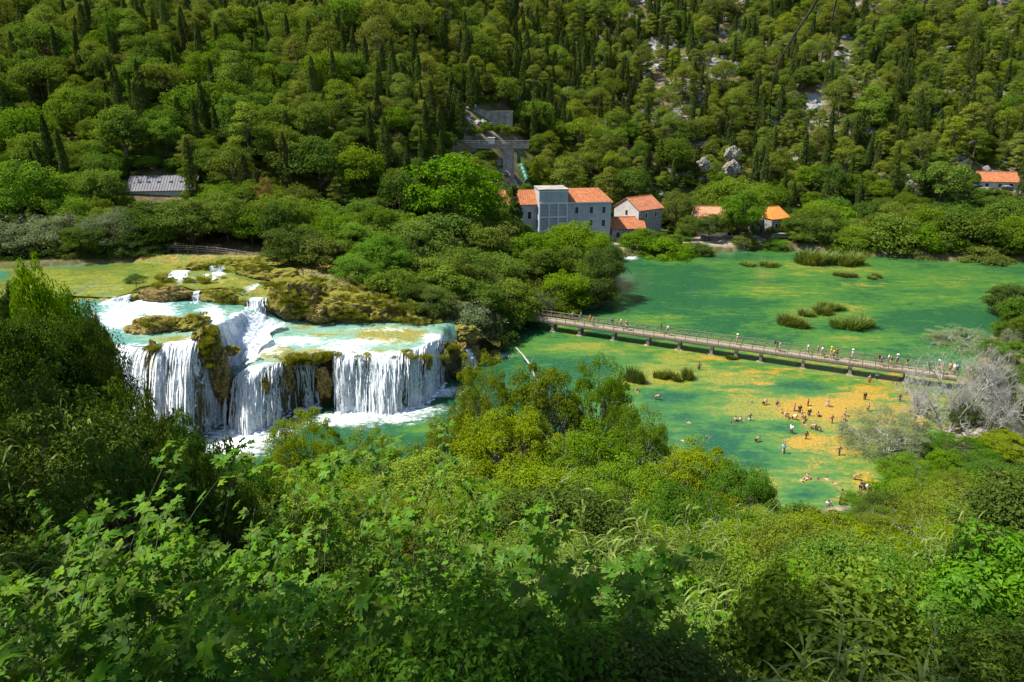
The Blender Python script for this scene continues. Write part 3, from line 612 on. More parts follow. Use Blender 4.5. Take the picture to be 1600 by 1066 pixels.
NEARL = [tree_meshes('broad', 86 + i, F_DARK, n_clump=90, per=70, leaf=[.032, .026][i], rr=[.50, .46][i], z0=.03, clump=.17, limbs=50, stems=4, aspect=.7, trunk_r=.012, gap=.1) for i in range(2)]
NEARG = [tree_meshes('broad', 69, F_GREY, n_clump=170, per=130, leaf=0.020, rr=.5, z0=.03, clump=.18, limbs=60, stems=4, aspect=.3, trunk_r=.014, bark=M_PALEBARK)]
BUSHES = [tree_meshes('broad', 80 + i, F_BUSH, n_clump=95, per=120, leaf=[.034, .042, .030][i], rr=[.62, .7, .55][i], z0=-.02, clump=.20, limbs=50, stems=5, aspect=[.6, .75, .5][i], trunk_r=.010, spread=.5) for i in range(3)]
CANES = []
for i in range(2):
    rng = np.random.default_rng(200 + i); mb = MB(); st = MB()
    for s in range(48):
        a = rng.uniform(0, 6.28); rho = 0.85 * math.sqrt(rng.random()); b = np.array((rho * math.cos(a), rho * math.sin(a), -0.3)); H = rng.uniform(1.6, 3.0)
        ln = np.array((math.cos(a), math.sin(a), 0)) * rng.uniform(.05, .3); pt = lambda t: b + ln * t * t * H * .8 + np.array((0, 0, t * H))
        st.tube([pt(t) for t in np.linspace(0, 1, 5)], np.linspace(.011, .004, 5), 4, cap=False)
        for t in np.linspace(.22, 1, 18):
            a2 = rng.uniform(0, 6.28); hd = np.array((math.cos(a2), math.sin(a2), 0)); l = rng.uniform(.35, .65); u = np.linspace(0, 1, 5)
            C = pt(t) + hd * (u * l * .75)[:, None] + np.array((0, 0, 1.0)) * ((u * .7 - .75 * u ** 2.2) * l)[:, None]
            sdv = np.array((-hd[1], hd[0], .2)) * rng.uniform(.022, .042); wt = np.array([.5, 1, .85, .5, .03])
            V = np.stack([C - sdv * wt[:, None] / 2, C + sdv * wt[:, None] / 2], 1).reshape(-1, 3); k = np.arange(4) * 2
            mb.add(V, np.stack([k, k + 1, k + 3, k + 2], 1), 0, rng.random())
    CANES.append((mb.mesh('leaves', F_CANE), st.mesh('stalks', plain('cane stalk', (.22, .22, .09)))))
def reed_bed(seed):
    rng = np.random.default_rng(seed); mb = MB()
    for c in range(6):
        o_ = np.array((rng.uniform(-.7, .7), rng.uniform(-.3, .3), 0)); L = rng.uniform(.6, 1.05)
        for i in range(190):
            a = rng.uniform(0, 6.28); rho = .38 * rng.random() ** .5; b = o_ + (rho * math.cos(a), rho * math.sin(a), 0); l = L * rng.uniform(.45, 1.05); t = np.linspace(0, 1, 4); hd = np.array((math.cos(a), math.sin(a), 0)) * rng.uniform(.05, .5); bend = rng.uniform(0, .45)
            Cc = b + hd * (t ** 1.6)[:, None] * l + np.array((0, 0, 1.0)) * ((t - bend * t ** 3) * l)[:, None]; sd = np.array((-hd[1], hd[0], 0)); sd = sd / np.linalg.norm(sd) * .022; wt = np.array([1, 1, .7, .1])
            V = np.stack([Cc - sd * wt[:, None], Cc + sd * wt[:, None]], 1).reshape(-1, 3); k = np.arange(3) * 2; mb.add(V, np.stack([k, k + 1, k + 3, k + 2], 1), 0, rng.random())
    return mb.mesh('blades', F_REED)
REEDS = [reed_bed(300 + i) for i in range(3)]

def plant(name, pair, x, y, z, h, w=None, rz=None, label=None, cat='tree', group=None, parts=('crown', 'trunk'), rng=random):
    o = empty(name, (x, y, z), rng.uniform(0, 6.28) if rz is None else rz)
    o.scale = ((w or h), (w or h), h)
    tag(o, label, cat, group)
    for nm, me in zip(parts, pair): link(nm, me, o)
    return o
def bare_meshes(seed, bark, n=4, depth=5, twigs=True):
    rng = np.random.default_rng(seed); wood = MB(); tw = MB()
    def grow(p, d, L, r, k):
        m = 4; P = [p]; dd = d.copy()
        for _ in range(m):
            dd = nrm(dd + rng.normal(0, .16, 3) + np.array((0, 0, .05))); P.append(P[-1] + dd * L / m)
        (wood if r > .004 else tw).tube(P, np.linspace(r, r * .62, m + 1), 5 if r > .01 else 3, cap=False)
        if k == 0: return
        for j in range(3 if k > 2 else 4):
            i = rng.integers(2, m + 1); q = nrm(dd * .7 + rng.normal(0, .6, 3) + np.array((0, 0, .18)))
            grow(P[i], q, L * rng.uniform(.55, .82), r * rng.uniform(.45, .62), k - 1)
    for s in range(n):
        a = rng.uniform(0, 6.28); grow(np.array((math.cos(a) * .04, math.sin(a) * .04, -.05)), nrm(np.array((math.cos(a) * .5, math.sin(a) * .5, 1))), .36, .018, depth)
    return tw.mesh('twigs', bark), wood.mesh('branches', bark, smooth=True)
# ------------------------------------------------------------------ planting
R0 = random.Random(4)
PLACED = []                                             # (x, y, r) of every tree
RRS = {}
KINDS = {'pine': (PINES, [.36, .42, .33, .40], 'pine_tree', 'pine tree'), 'cypress': (CYPS, [.10, .125, .085], 'cypress_tree', 'cypress tree'),
    'broad': (BROADS, [.46, .52, .42, .5], 'broadleaf_tree', 'tree'), 'bright': (MIDS['bright'], [.46, .52], 'broadleaf_tree', 'tree'), 'dark': (MIDS['dark'], [.46, .52], 'broadleaf_tree', 'tree'),
    'olive': (MIDS['olive'], [.46, .52], 'broadleaf_tree', 'tree'), 'grey': (MIDS['grey'], [.46, .52], 'willow_tree', 'willow'), 'rust': ([RUSTS], [.42], 'dry_tree', 'tree'),
    'spruce': ([SPRUCE], [.3], 'conifer_tree', 'conifer'), 'near': (NEARS, [.44, .5, .42], 'leafy_tree', 'tree'), 'neardark': (NEARD, [.46, .5], 'leafy_tree', 'tree'), 'ragged': (NEARL, [.50, .46], 'leafy_tree', 'tree'), 'lush': (NEARB, [.48, .52], 'leafy_bush', 'bush'), 'neargrey': (NEARG, [.5], 'willow_bush', 'bush'),
    'bush': (BUSHES, [.62, .7, .55], 'bramble_bush', 'bush')}
def gz(x, y): return float(ground_z(np.array([x]), np.array([y]))[0])
def pxplant(kind, px, pyt, y, hw, label, group=None, var=None, sink=None, cat=None, name=None):
    p = at_y(px, pyt, y); z = gz(p[0], y) - (sink if sink is not None else (2.2 if (group or '').startswith('trees on the wooded spit') and y < 122 else 0)); L, rr, nm, ct = KINDS[kind]; i = R0.randrange(len(L)) if var is None else var % len(L)
    if (group or '').startswith(('trees on the wooded', 'trees along the bank', 'shrubs and trees along')): z = min(z, p[2] - 1.45 * hw * (y * CP + 8) / FPX)
    h = max(p[2] - z, 0.8); f = float(proj(p[0], y, (p[2] + z) / 2)[2]); r = hw * f / FPX
    PLACED.append((p[0], y, r * .8))
    return plant(name or nm, L[i], p[0], y, z, h / 0.985, r / rr[i], label=label, cat=cat or ct, group=group, rng=R0)

G_MID = 'trees on the wooded spit between the falls and the lake'
for k in [
    ('bright', 697, 245, 140, 84, 'largest bright green tree, standing left of the pale blue building'),
    ('spruce', 803, 290, 148, 28, 'dark conical conifer in front of the left orange roof of the big building'),
    ('bright', 838, 366, 128, 45, 'round fresh green tree below the conical conifer'),
    ('bright', 905, 347, 133, 56, 'round fresh green tree in front of the pale blue facade'),
    ('dark', 946, 384, 122, 34, 'dark tree at the lake corner of the wooded spit'),
    ('bright', 575, 262, 150, 52, 'tall fresh green tree behind the spit, left of the largest bright tree'),
    ('olive', 640, 347, 118, 62, 'broad olive green tree in the middle of the wooded spit'),
    ('broad', 570, 352, 116, 55, 'rounded green tree above the lower wooden railing'),
    ('bright', 515, 336, 113, 52, 'leafy bright tree above and left of the lower wooden railing'),
    ('dark', 455, 354, 107, 46, 'dark green bushy tree between the two stretches of wooden railing'),
    ('bright', 437, 300, 119, 58, 'light green round tree right of the rust brown tree'),
    ('broad', 495, 313, 124, 48, 'rounded tree behind the leafy bright tree by the railing'),
    ('olive', 612, 398, 106, 52, 'olive tree overhanging the right end of the lower railing'),
    ('olive', 722, 388, 113, 60, 'greyish olive tree on the spit above the willow'),
    ('broad', 665, 402, 105, 46, 'green tree at the front of the spit above the mossy bank'),
    ('grey', 708, 470, 96, 66, 'grey green willow hanging over the right end of the curtain waterfall'),
    ('olive', 792, 437, 107, 52, 'olive tree above the left end of the footbridge'),
    ('olive', 770, 398, 119, 46, 'dull green tree in the middle of the spit above the willow'),
    ('grey', 838, 456, 110, 32, 'grey green bush at the left end of the footbridge'),
    ('dark', 765, 492, 99, 46, 'dark bush at the waterline right of the grey willow'),
    ('dark', 815, 500, 107, 34, 'dark bush under the left end of the footbridge'),
    ('broad', 690, 332, 126, 60, 'green tree below the largest bright tree'),
    ('olive', 762, 346, 131, 48, 'olive tree left of the conical conifer'),
    ('bright', 885, 424, 115, 46, 'fresh green tree on the lake shore of the spit'),
    ('dark', 925, 432, 117, 38, 'dark shoreline tree of the spit, casting shade on the lake'),
    ('broad', 870, 466, 112, 34, 'low green tree above the footbridge railing'),
    ('olive', 640, 452, 96, 42, 'olive bush on the mossy bank left of the willow')]:
    pxplant(*k, group=G_MID)
for k, zt in [(('bright', 558, 396, 98.5, 40, 'fresh green tree right of the lower railing'), 8.5), (('broad', 605, 418, 96.5, 40, 'green bush above the long mossy bank'), 7.5), (('dark', 640, 440, 95, 34, 'dark bush at the right end of the mossy bank'), 6), (('bright', 590, 372, 103, 46, 'fresh green tree above the right end of the lower railing'), 8.5), (('olive', 668, 448, 94, 40, 'olive bush between the mossy bank and the willow'), 5), (('broad', 500, 372, 104, 42, 'green tree standing behind the middle of the lower railing'), 9), (('dark', 436, 388, 104.5, 30, 'dark bush at the right end of the upper railing'), 10.5), (('bright', 745, 440, 101, 46, 'fresh green tree rising behind the grey willow'), 3), (('broad', 690, 420, 101, 44, 'full green tree behind the olive bush on the spit'), 5), (('bright', 545, 350, 110, 42, 'fresh green tree in the thick of the spit above the railing'), 9), (('bright', 800, 470, 105, 34, 'fresh green bush at the bridge head'), 1.5), (('broad', 850, 440, 114, 44, 'full green tree behind the bridge head'), 2), (('bright', 620, 330, 128, 52, 'fresh green tree left of the olive one on the spit'), 6)]:
    pxplant(*k, group=G_MID, sink=gz(at_y(k[1], k[2], k[3])[0], k[3]) - zt)
G_LB = 'trees along the bank behind the weedy meadow'
for k in [
    ('grey', 15, 338, 112, 62, 'grey green willow at the far left of the meadow bank'), ('grey', 92, 336, 113, 56, 'grey green willow behind the left half of the meadow'),
    ('grey', 172, 328, 112, 46, 'grey green willow below the long grey roof'), ('dark', 238, 316, 114, 50, 'dark tree just below the long grey roof'),
    ('olive', 292, 312, 115, 50, 'olive tree below the right end of the grey roof'), ('olive', 348, 303, 116, 46, 'olive tree behind the upper wooden railing'),
    ('rust', 411, 284, 121, 17, 'rust brown dry tree behind the upper railing'), ('dark', 130, 352, 109, 34, 'dark low bush on the meadow bank between two willows'),
    ('broad', 60, 262, 132, 62, 'large green tree rising behind the leftmost willow'), ('bright', 120, 268, 128, 50, 'bright tree left of the long grey roof'),
    ('dark', 20, 372, 108.6, 34, 'dark shrub at water level, leftmost below the willows'), ('dark', 75, 378, 108.8, 34, 'dark shrub at water level, second from the left'), ('olive', 118, 380, 109.2, 28, 'dull shrub at water level below the dark low bush'), ('dark', 163, 380, 109.2, 30, 'dark shrub at water level below the third willow'), ('dark', 236, 384, 109.6, 30, 'dark shrub at water level just left of the upper railing'),
    ('dark', 205, 365, 110, 34, 'dark shrub at the meadow edge left of the railing'), ('rust', 103, 335, 113.5, 9, 'small rust brown tree among the grey willows')]:
    pxplant(*k, group=G_LB)
G_FS = 'shrubs and trees along the far lake shore'
for k in [
    ('bright', 1045, 374, 158, 46, 'bright round shrub at the far shore below the stone house'), ('bright', 1000, 360, 161, 34, 'bright shrub right of the low orange roofed shed'),
    ('dark', 1098, 380, 158.5, 20, 'small dark shrub right of the bright shore shrubs'), ('olive', 1165, 366, 165, 22, 'olive shrub in front of the stone terrace'),
    ('olive', 1150, 332, 171, 25, 'olive tree below the middle orange roof'), ('dark', 1268, 338, 168, 38, 'dark tree right of the small house with the bright orange roof'),
    ('bright', 1215, 372, 164.5, 26, 'low bright shrub in front of the small house at the right'), ('bright', 1158, 276, 182, 50, 'bright spreading tree behind the middle orange roof'),
    ('bright', 1163, 300, 168, 34, 'full green tree between the two small orange roofs'), ('dark', 1112, 335, 168, 26, 'dark tree in front of the cottage with faded roof'), ('olive', 1080, 338, 168, 20, 'olive tree at the left corner of the faded roofed cottage'), ('olive', 1235, 338, 169, 16, 'olive shrub beside the bright orange roofed house'), ('olive', 1062, 302, 178, 28, 'olive tree between the stone house and the middle orange roof'), ('bright', 1330, 352, 164, 42, 'fresh green tree behind the tall reeds'),
    ('broad', 1395, 340, 162, 50, 'round green shore tree right of the reeds'), ('bright', 1455, 350, 159, 46, 'bright shore tree second from the right edge'),
    ('broad', 1522, 330, 158, 52, 'green shore tree near the right edge of the lake'), ('bright', 1585, 336, 156, 46, 'bright shore tree at the right end of the far shore'),
    ('bright', 1300, 318, 176, 46, 'bright tree behind the dark tree beside the small house'), ('olive', 1350, 390, 158, 34, 'olive shrub at the waterline beside the reeds'), ('olive', 1440, 392, 156, 40, 'low olive shrub at the right waterline'),
    ('olive', 1540, 385, 153, 44, 'wide olive shrub at the waterline by the right edge')]:
    pxplant(*k, group=G_FS)
G_RB = 'trees and bushes on the right bank'
for k in [
    ('neardark', 1592, 444, 112, 46, 'dark green tree at the right edge above the bare trees'), ('neargrey', 1512, 520, 98, 62, 'grey green bush behind the bare trees'),
    ('neargrey', 1392, 648, 65, 68, 'grey green willow bush beside the bathers at the right'), ('lush', 1500, 694, 62, 64, 'dark leafy bush below the bare trees'),
    ('lush', 1430, 726, 57, 56, 'leafy bush below the grey willow bush at the right'), ('near', 1580, 682, 63, 48, 'yellow green bush at the right edge below the bare trees'),
    ('lush', 1560, 735, 54, 70, 'large leafy bush at the right edge'), ('lush', 1345, 775, 53, 30, 'small leafy bush at the shore beside the crouching bathers'), ('neargrey', 1410, 600, 82, 26, 'thin grey shrub at the right end of the footbridge')]:
    pxplant(*k, group=G_RB)

rgb_ = np.random.default_rng(17); nrb = 0
for _ in range(900):
    y = rgb_.uniform(56, 124); x = rgb_.uniform(30, 105); d_ = float(poly_sd(np.array([[x, y]]), LAKE)[0]); h = rgb_.uniform(1.2, 3.6); z = gz(x, y); a_, t_, f_ = [float(v) for v in proj(x, y, z + h)]
    if d_ < 1.2 or not 1330 < a_ < 1660 or (a_ < 1500 and t_ < 560) or (t_ < 470): continue
    if any((x - u) ** 2 + (y - v) ** 2 < (.9 * (h * .5 + min(s, 2))) ** 2 for u, v, s in PLACED): continue
    PLACED.append((x, y, h * .5)); k_ = ('bush', 'near', 'neargrey', 'neardark', 'bush')[nrb % 5]; L_, rr_, nm_, ct_ = KINDS[k_]; nrb += 1
    plant('shore_bush', L_[nrb % len(L_)], x, y, z, h, h * 1.15, label='%s %s on the right bank %s' % ({'bush': 'bright leafy', 'near': 'yellow green', 'neargrey': 'grey green', 'neardark': 'dark'}[k_], 'bush' if h > 2.2 else 'low shrub', 'under the bare trees' if y < 80 else 'behind the bare trees' if y < 98 else 'beyond the footbridge end'), cat='bush', group='shrubs filling the right bank %s %d' % (k_, (y > 80) + (y > 98)), rng=R0)
# near slope: trees standing up in front of the lake
SKY = np.array([(-80, 430), (0, 450), (60, 470), (150, 545), (200, 600), (280, 650), (340, 695), (390, 705), (440, 668), (470, 660), (560, 690), (620, 695), (655, 700), (690, 660), (740, 590), (800, 590), (860, 575), (950, 580), (1000, 650), (1020, 680), (1100, 700), (1170, 740), (1210, 785), (1300, 812), (1340, 790), (1400, 745), (1600, 720), (1700, 720)], float)
sky_y = lambda px: np.interp(px, SKY[:, 0], SKY[:, 1])
G_NR = 'trees on the near slope in front of the water'
for k in [
    ('near', 470, 652, 48, 62, 'yellow green tree in front of the foot of the split waterfall'), ('near', 585, 680, 46, 70, 'low yellow green tree in front of the curtain waterfall'),
    ('near', 690, 652, 46, 52, 'yellow green tree in front of the pale sandbar'), ('near', 752, 560, 50, 50, 'tall thin yellow green tree in front of the right end of the falls'),
    ('near', 850, 556, 50, 76, 'large yellow green tree in front of the footbridge piers'), ('near', 945, 562, 51, 60, 'yellow green tree beside the shallow reed tufts'),
    ('near', 1010, 640, 45, 56, 'yellow green tree left of the swimmers'), ('near', 800, 640, 42, 90, 'broad yellow green tree below the largest one in the middle'), ('near', 920, 660, 40, 90, 'dense yellow green tree right of the middle'),
    ('near', 1090, 690, 40, 78, 'yellow green tree in front of the deep green hole in the lake'), ('lush', 1165, 728, 37, 62, 'bright leafy bush at the lake edge below the swimmers'),
    ('near', 660, 722, 33, 110, 'wide yellow green tree with pale bare stems in the middle'), ('near', 830, 735, 30, 130, 'wide yellow green tree with pale branches, nearer than its neighbours'), ('near', 510, 715, 36, 90, 'dull yellow green tree above the fig bushes'),
    ('near', 990, 745, 28, 110, 'leafy tree above the tall cane clump'), ('lush', 1080, 775, 24, 100, 'leafy bush right of the tall cane clump'), ('lush', 1270, 805, 20, 90, 'dark leafy bush in front of the lake shallows'),
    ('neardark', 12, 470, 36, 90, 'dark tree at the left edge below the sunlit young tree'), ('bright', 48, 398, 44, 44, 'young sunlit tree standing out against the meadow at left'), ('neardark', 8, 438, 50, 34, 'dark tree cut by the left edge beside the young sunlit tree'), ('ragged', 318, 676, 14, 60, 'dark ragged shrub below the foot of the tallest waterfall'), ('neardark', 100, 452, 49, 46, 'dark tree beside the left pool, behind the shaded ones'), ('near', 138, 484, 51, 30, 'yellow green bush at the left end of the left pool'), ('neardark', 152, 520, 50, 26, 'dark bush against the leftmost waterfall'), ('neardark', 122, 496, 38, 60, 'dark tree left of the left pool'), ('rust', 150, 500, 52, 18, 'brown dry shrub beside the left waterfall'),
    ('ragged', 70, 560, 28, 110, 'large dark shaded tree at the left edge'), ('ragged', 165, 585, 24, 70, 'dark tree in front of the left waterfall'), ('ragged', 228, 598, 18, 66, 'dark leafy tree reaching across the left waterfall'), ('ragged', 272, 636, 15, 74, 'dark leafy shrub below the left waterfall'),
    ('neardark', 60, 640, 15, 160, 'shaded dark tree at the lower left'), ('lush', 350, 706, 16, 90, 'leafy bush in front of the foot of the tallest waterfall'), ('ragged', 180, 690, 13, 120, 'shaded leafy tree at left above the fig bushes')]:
    pxplant(*k, group=G_NR)

# trees beside the viewpoint that shade the foreground
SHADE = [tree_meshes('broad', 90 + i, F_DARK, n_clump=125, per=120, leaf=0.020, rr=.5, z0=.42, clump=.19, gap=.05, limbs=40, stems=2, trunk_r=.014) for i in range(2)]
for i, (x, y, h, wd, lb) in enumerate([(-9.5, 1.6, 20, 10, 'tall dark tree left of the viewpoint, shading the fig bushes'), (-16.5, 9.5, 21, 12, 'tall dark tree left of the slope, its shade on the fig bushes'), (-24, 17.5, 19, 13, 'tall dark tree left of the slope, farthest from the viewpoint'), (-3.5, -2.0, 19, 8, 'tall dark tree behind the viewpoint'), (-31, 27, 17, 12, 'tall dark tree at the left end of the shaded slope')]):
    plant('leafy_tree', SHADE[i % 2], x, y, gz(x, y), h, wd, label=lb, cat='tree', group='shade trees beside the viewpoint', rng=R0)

# ------------------------------------------------------------------ the wooded hill, scattered
def hit(px, py):                      # where the line of sight of a photo pixel meets the hill
    d = ray(px, py); t = np.linspace(100, 320, 2201); X_, Y_, Z_ = d[0] * t, d[1] * t, CAM_H + d[2] * t; k = np.argmax(Z_ < ground_z(X_, Y_)); return np.array((X_[k], Y_[k], Z_[k]))
HY = hit(1562, 298)[1]
BOX = [(830, 290, 960, 352, 160), (772, 291, 836, 330, 160), (955, 300, 1048, 352, 160), (1083, 308, 1134, 334, 175), (1193, 300, 1240, 352, 172), (1530, 275, 1596, 297, HY), (203, 270, 302, 300, 128),
       (708, 214, 826, 240, 197), (778, 236, 818, 292, 197), (733, 166, 802, 192, 213), (265, 366, 428, 404, 112), (476, 412, 548, 450, 104), (1085, 356, 1240, 388, 168), (1040, 236, 1160, 280, 196), (935, 280, 975, 312, 184), (955, 370, 1000, 392, 162)]
FOOT = [(24, 170, 16), (34, 172, 12), (10, 168, 10), (50, 176, 6), (66, 178, 7), (-68, 131, 8), (hit(1562, 298)[0], HY + 3, 8)]
def crown_clear(x, y, z, h, r):
    a, t, f = proj(x, y, z + h); b = float(proj(x, y, z + h * .15)[1]); rp = r * FPX / f
    for x0, y0, x1, y1, yw in BOX:
        if y < yw and a + rp > x0 and a - rp < x1 and t < y1 and b > y0: return False
    return True
rng = np.random.default_rng(11)
cand = []
cell = {}
def free(x, y, r):
    i, j = int(x // 6), int(y // 6)
    for a in (-1, 0, 1):
        for b in (-1, 0, 1):
            for (u, v, s) in cell.get((i + a, j + b), ()):
                if (x - u) ** 2 + (y - v) ** 2 < (0.56 * (r + s)) ** 2: return False
    return True
for (x, y, r) in PLACED: cell.setdefault((int(x // 6), int(y // 6)), []).append((x, y, min(r, 5)))
N = 26000
yy = 92 + 250 * rng.random(N) ** 0.8; xx = (rng.random(N) * 2 - 1) * (0.80 * yy + 14)
zz = ground_z(xx, yy); dd = poly_sd(np.stack([xx, yy], 1), LAKE); pa, pb, pf = proj(xx, yy, zz)
clear = fbm(np.stack([xx / 16, yy / 16, 0 * xx], 1), 3, 77)
for i in range(N):
    x, y, z = xx[i], yy[i], zz[i]
    if dd[i] < 2.0: continue
    if x < 0 and y < np.interp(x, [-110, -60, -44, -30, -16, -8, 0], [111, 113, 113, 109, 96, 95, 99]): continue
    if y > 340 and pb[i] < -60: continue
    if pb[i] < -90: continue
    if any((x - a) ** 2 + (y - b) ** 2 < r * r for a, b, r in FOOT): continue
    u = rng.random(); px, py = pa[i], pb[i]
    rocky = float(sstep(10, 70, x) * sstep(190, 240, y))
    if clear[i] > 0.60 - 0.52 * rocky and rng.random() < .8: continue
    cyp = 0.10 + 0.24 * math.exp(-((px - 960) / 260) ** 2) * (py < 230) + .13 * (px > 1330) * (py > 90) + .07 * (px < 560) * (py < 110)
    if py > 345: cyp = 0
    brd = float(np.clip(0.92 - sstep(330, 660, px) * .8 - sstep(150, 40, py) * .75, 0.05, .95)) if y > 106 else .95
    if py > 300 and px > 950: brd = .8
    if py > 285 and px > 400 and y < 165: brd = .93
    if u < cyp: k, h = 'cypress', rng.uniform(7, 13.5); rr = .11 * h
    elif rng.random() < brd: k, h = 'broad', 4.5 + 8.5 * rng.random() ** 1.3; rr = .50 * h
    else: k, h = 'pine', 4.5 + 10 * rng.random() ** 1.4; rr = .40 * h
    if y < 112 and x > -30: h *= 0.75; rr *= .75
    if y > 225: h *= .86; rr *= .86
    if not free(x, y, rr): continue
    if not crown_clear(x, y, z, h, rr):
        h *= .4; rr *= .55
        if k != 'broad' or not crown_clear(x, y, z, h, rr): continue
    cell.setdefault((int(x // 6), int(y // 6)), []).append((x, y, rr)); cand.append((k, x, y, z, h, h / pf[i], px, py))
def zone(px, py):
    if py < 95: v = 'high on the hill'
    elif py < 200: v = 'halfway up the hill'
    elif py < 300: v = 'low on the hill'
    else: v = 'at the hill foot'
    for lim, q in ((170, 'above the leftmost willows'), (330, 'above the long grey roof'), (480, 'above the upper railing'), (620, 'above the curtain waterfall'), (730, 'above the largest bright tree'), (850, 'above the aqueduct'), (975, 'above the pale blue building'), (1090, 'above the stone house'), (1240, 'above the orange roofed cottages'), (1400, 'above the tall reeds'), (1520, 'above the far right shore'), (9999, 'above the far orange roof')):
        if px < lim: break
    return v, q
LAB = {'pine': 'rounded yellowish green pine', 'cypress': 'slender dark cypress', 'broad': 'rounded green broadleaf tree'}
rest = []
def SZ(k, h): a, b = {'pine': (7.8, 10), 'cypress': (8.5, 11), 'broad': (6.2, 8.6)}[k]; return 'small' if h < a else 'tall' if h > b else 'middling'
for k in ('pine', 'broad', 'cypress'):
    L = sorted([c for c in cand if c[0] == k], key=lambda c: -c[5]); vis = [c for c in L if -40 < c[6] < 1640 and c[7] > -20]
    keep = vis[:285 if k != 'broad' else 230]; ids = {id(c) for c in keep}
    rest += [c for c in L if id(c) not in ids]
    for c in keep:
        M, rr, nm, ct = KINDS[k]; i = R0.randrange(len(M)); v, q = zone(c[6], c[7])
        plant(nm, M[i], c[1], c[2], c[3], c[4], c[4] * R0.uniform(.85, 1.1), label='%s %s %s %s' % (SZ(k, c[4]), LAB[k], v, q), cat=ct, group='%s %ss %s %s' % (SZ(k, c[4]), nm.replace('_', ' '), v, q), rng=R0)
print('FOREST', {k: sum(c[0] == k for c in cand) for k in LAB}, 'rest', len(rest))

def scatter(name, pts, scl, sxy, pick, objs, label=None):
    """one stuff object: copies of the given meshes at points"""
    me = bpy.data.meshes.new(name); me.from_pydata([tuple(p) for p in pts], [], [])
    a = me.attributes.new('size', 'FLOAT_VECTOR', 'POINT'); a.data.foreach_set('vector', np.stack([sxy, sxy, scl], 1).astype(np.float32).ravel())
    a = me.attributes.new('turn', 'FLOAT_VECTOR', 'POINT'); n = len(pts); rz = np.random.default_rng(len(pts)).uniform(0, 6.28, n); a.data.foreach_set('vector', np.stack([0 * rz, 0 * rz, rz], 1).astype(np.float32).ravel())
    a = me.attributes.new('pick', 'INT', 'POINT'); a.data.foreach_set('value', np.asarray(pick, np.int32))
    o = link(name, me); tag(o, label, kind='stuff')
    ng = bpy.data.node_groups.new(name, 'GeometryNodeTree'); ng.interface.new_socket('Geometry', in_out='INPUT', socket_type='NodeSocketGeometry'); ng.interface.new_socket('Geometry', in_out='OUTPUT', socket_type='NodeSocketGeometry')
    N = ng.nodes; gi = N.new('NodeGroupInput'); go = N.new('NodeGroupOutput'); ip_ = N.new('GeometryNodeInstanceOnPoints'); jn = N.new('GeometryNodeGeometryToInstance')
    for ob in reversed(objs):
        oi = N.new('GeometryNodeObjectInfo'); oi.inputs['Object'].default_value = ob; oi.transform_space = 'ORIGINAL'; ng.links.new(oi.outputs['Geometry'], jn.inputs[0])
    def na(nm, ty):
        q = N.new('GeometryNodeInputNamedAttribute'); q.data_type = ty; q.inputs['Name'].default_value = nm; return q.outputs['Attribute']
    ng.links.new(gi.outputs[0], ip_.inputs['Points']); ng.links.new(jn.outputs[0], ip_.inputs['Instance']); ip_.inputs['Pick Instance'].default_value = True
    ng.links.new(na('pick', 'INT'), ip_.inputs['Instance Index']); ng.links.new(na('size', 'FLOAT_VECTOR'), ip_.inputs['Scale'])
    e2r = N.new('FunctionNodeEulerToRotation'); ng.links.new(na('turn', 'FLOAT_VECTOR'), e2r.inputs[0]); ng.links.new(e2r.outputs[0], ip_.inputs['Rotation'])
    ng.links.new(ip_.outputs[0], go.inputs[0])
    md = o.modifiers.new('scatter', 'NODES'); md.node_group = ng
    return o
def crown_of(me):
    for o in bpy.data.objects:
        if o.data == me: return o
SRC = [crown_of(p[0]) for p in PINES]; SRC = [s for s in SRC if s]
SRB = [s for s in (crown_of(p[0]) for p in BROADS) if s]; SRX = [s for s in (crown_of(p[0]) for p in CYPS) if s]
for k, src, nm in (('pine', SRC, 'distant_pine_forest'), ('broad', SRB, 'distant_broadleaf_forest'), ('cypress', SRX, 'distant_cypress_forest')):
    L = [c for c in rest if c[0] == k]
    if L: scatter(nm, [(c[1], c[2], c[3]) for c in L], np.array([c[4] for c in L]), np.array([c[4] for c in L]), [i % len(src) for i in range(len(L))], src)
# shrubs round the penstock works
for i, (px, py, h, lb) in enumerate([(716, 262, 3.6, 'leftmost shrub under the aqueduct'), (735, 278, 3.4, 'round shrub under the left half of the aqueduct'), (752, 264, 2.6, 'small shrub left of the aqueduct pier'), (744, 294, 4.0, 'shrub above the left orange roof of the big building'), (766, 282, 3.0, 'shrub at the left foot of the aqueduct pier'), (836, 264, 3.6, 'shrub right of the green penstock pipe, upper'), (850, 284, 4.2, 'shrub right of the green penstock pipe, lower'), (832, 240, 3.4, 'shrub at the right end of the aqueduct deck'), (700, 236, 4.5, 'shrub at the left end of the aqueduct deck'), (738, 213, 2.2, 'low shrub on the bare slope above the aqueduct, left'), (812, 212, 2.6, 'low shrub on the bare slope above the aqueduct, right'), (718, 196, 3.6, 'shrub left of the retaining wall'), (815, 190, 3.8, 'shrub right of the retaining wall'), (775, 207, 1.6, 'tiny shrub below the retaining wall'), (870, 290, 3.6, 'shrub behind the tower of the big building'), (905, 286, 4.0, 'shrub behind the right orange roof of the big building')]):
    q = hit(px, py); plant('shrub', (BROADS[i % 4] if i % 3 else MIDS['olive'][i % 2]), q[0], q[1], q[2] - .3, h, h * 1.1, label=lb, cat='shrub', group='shrubs round the aqueduct', rng=R0)
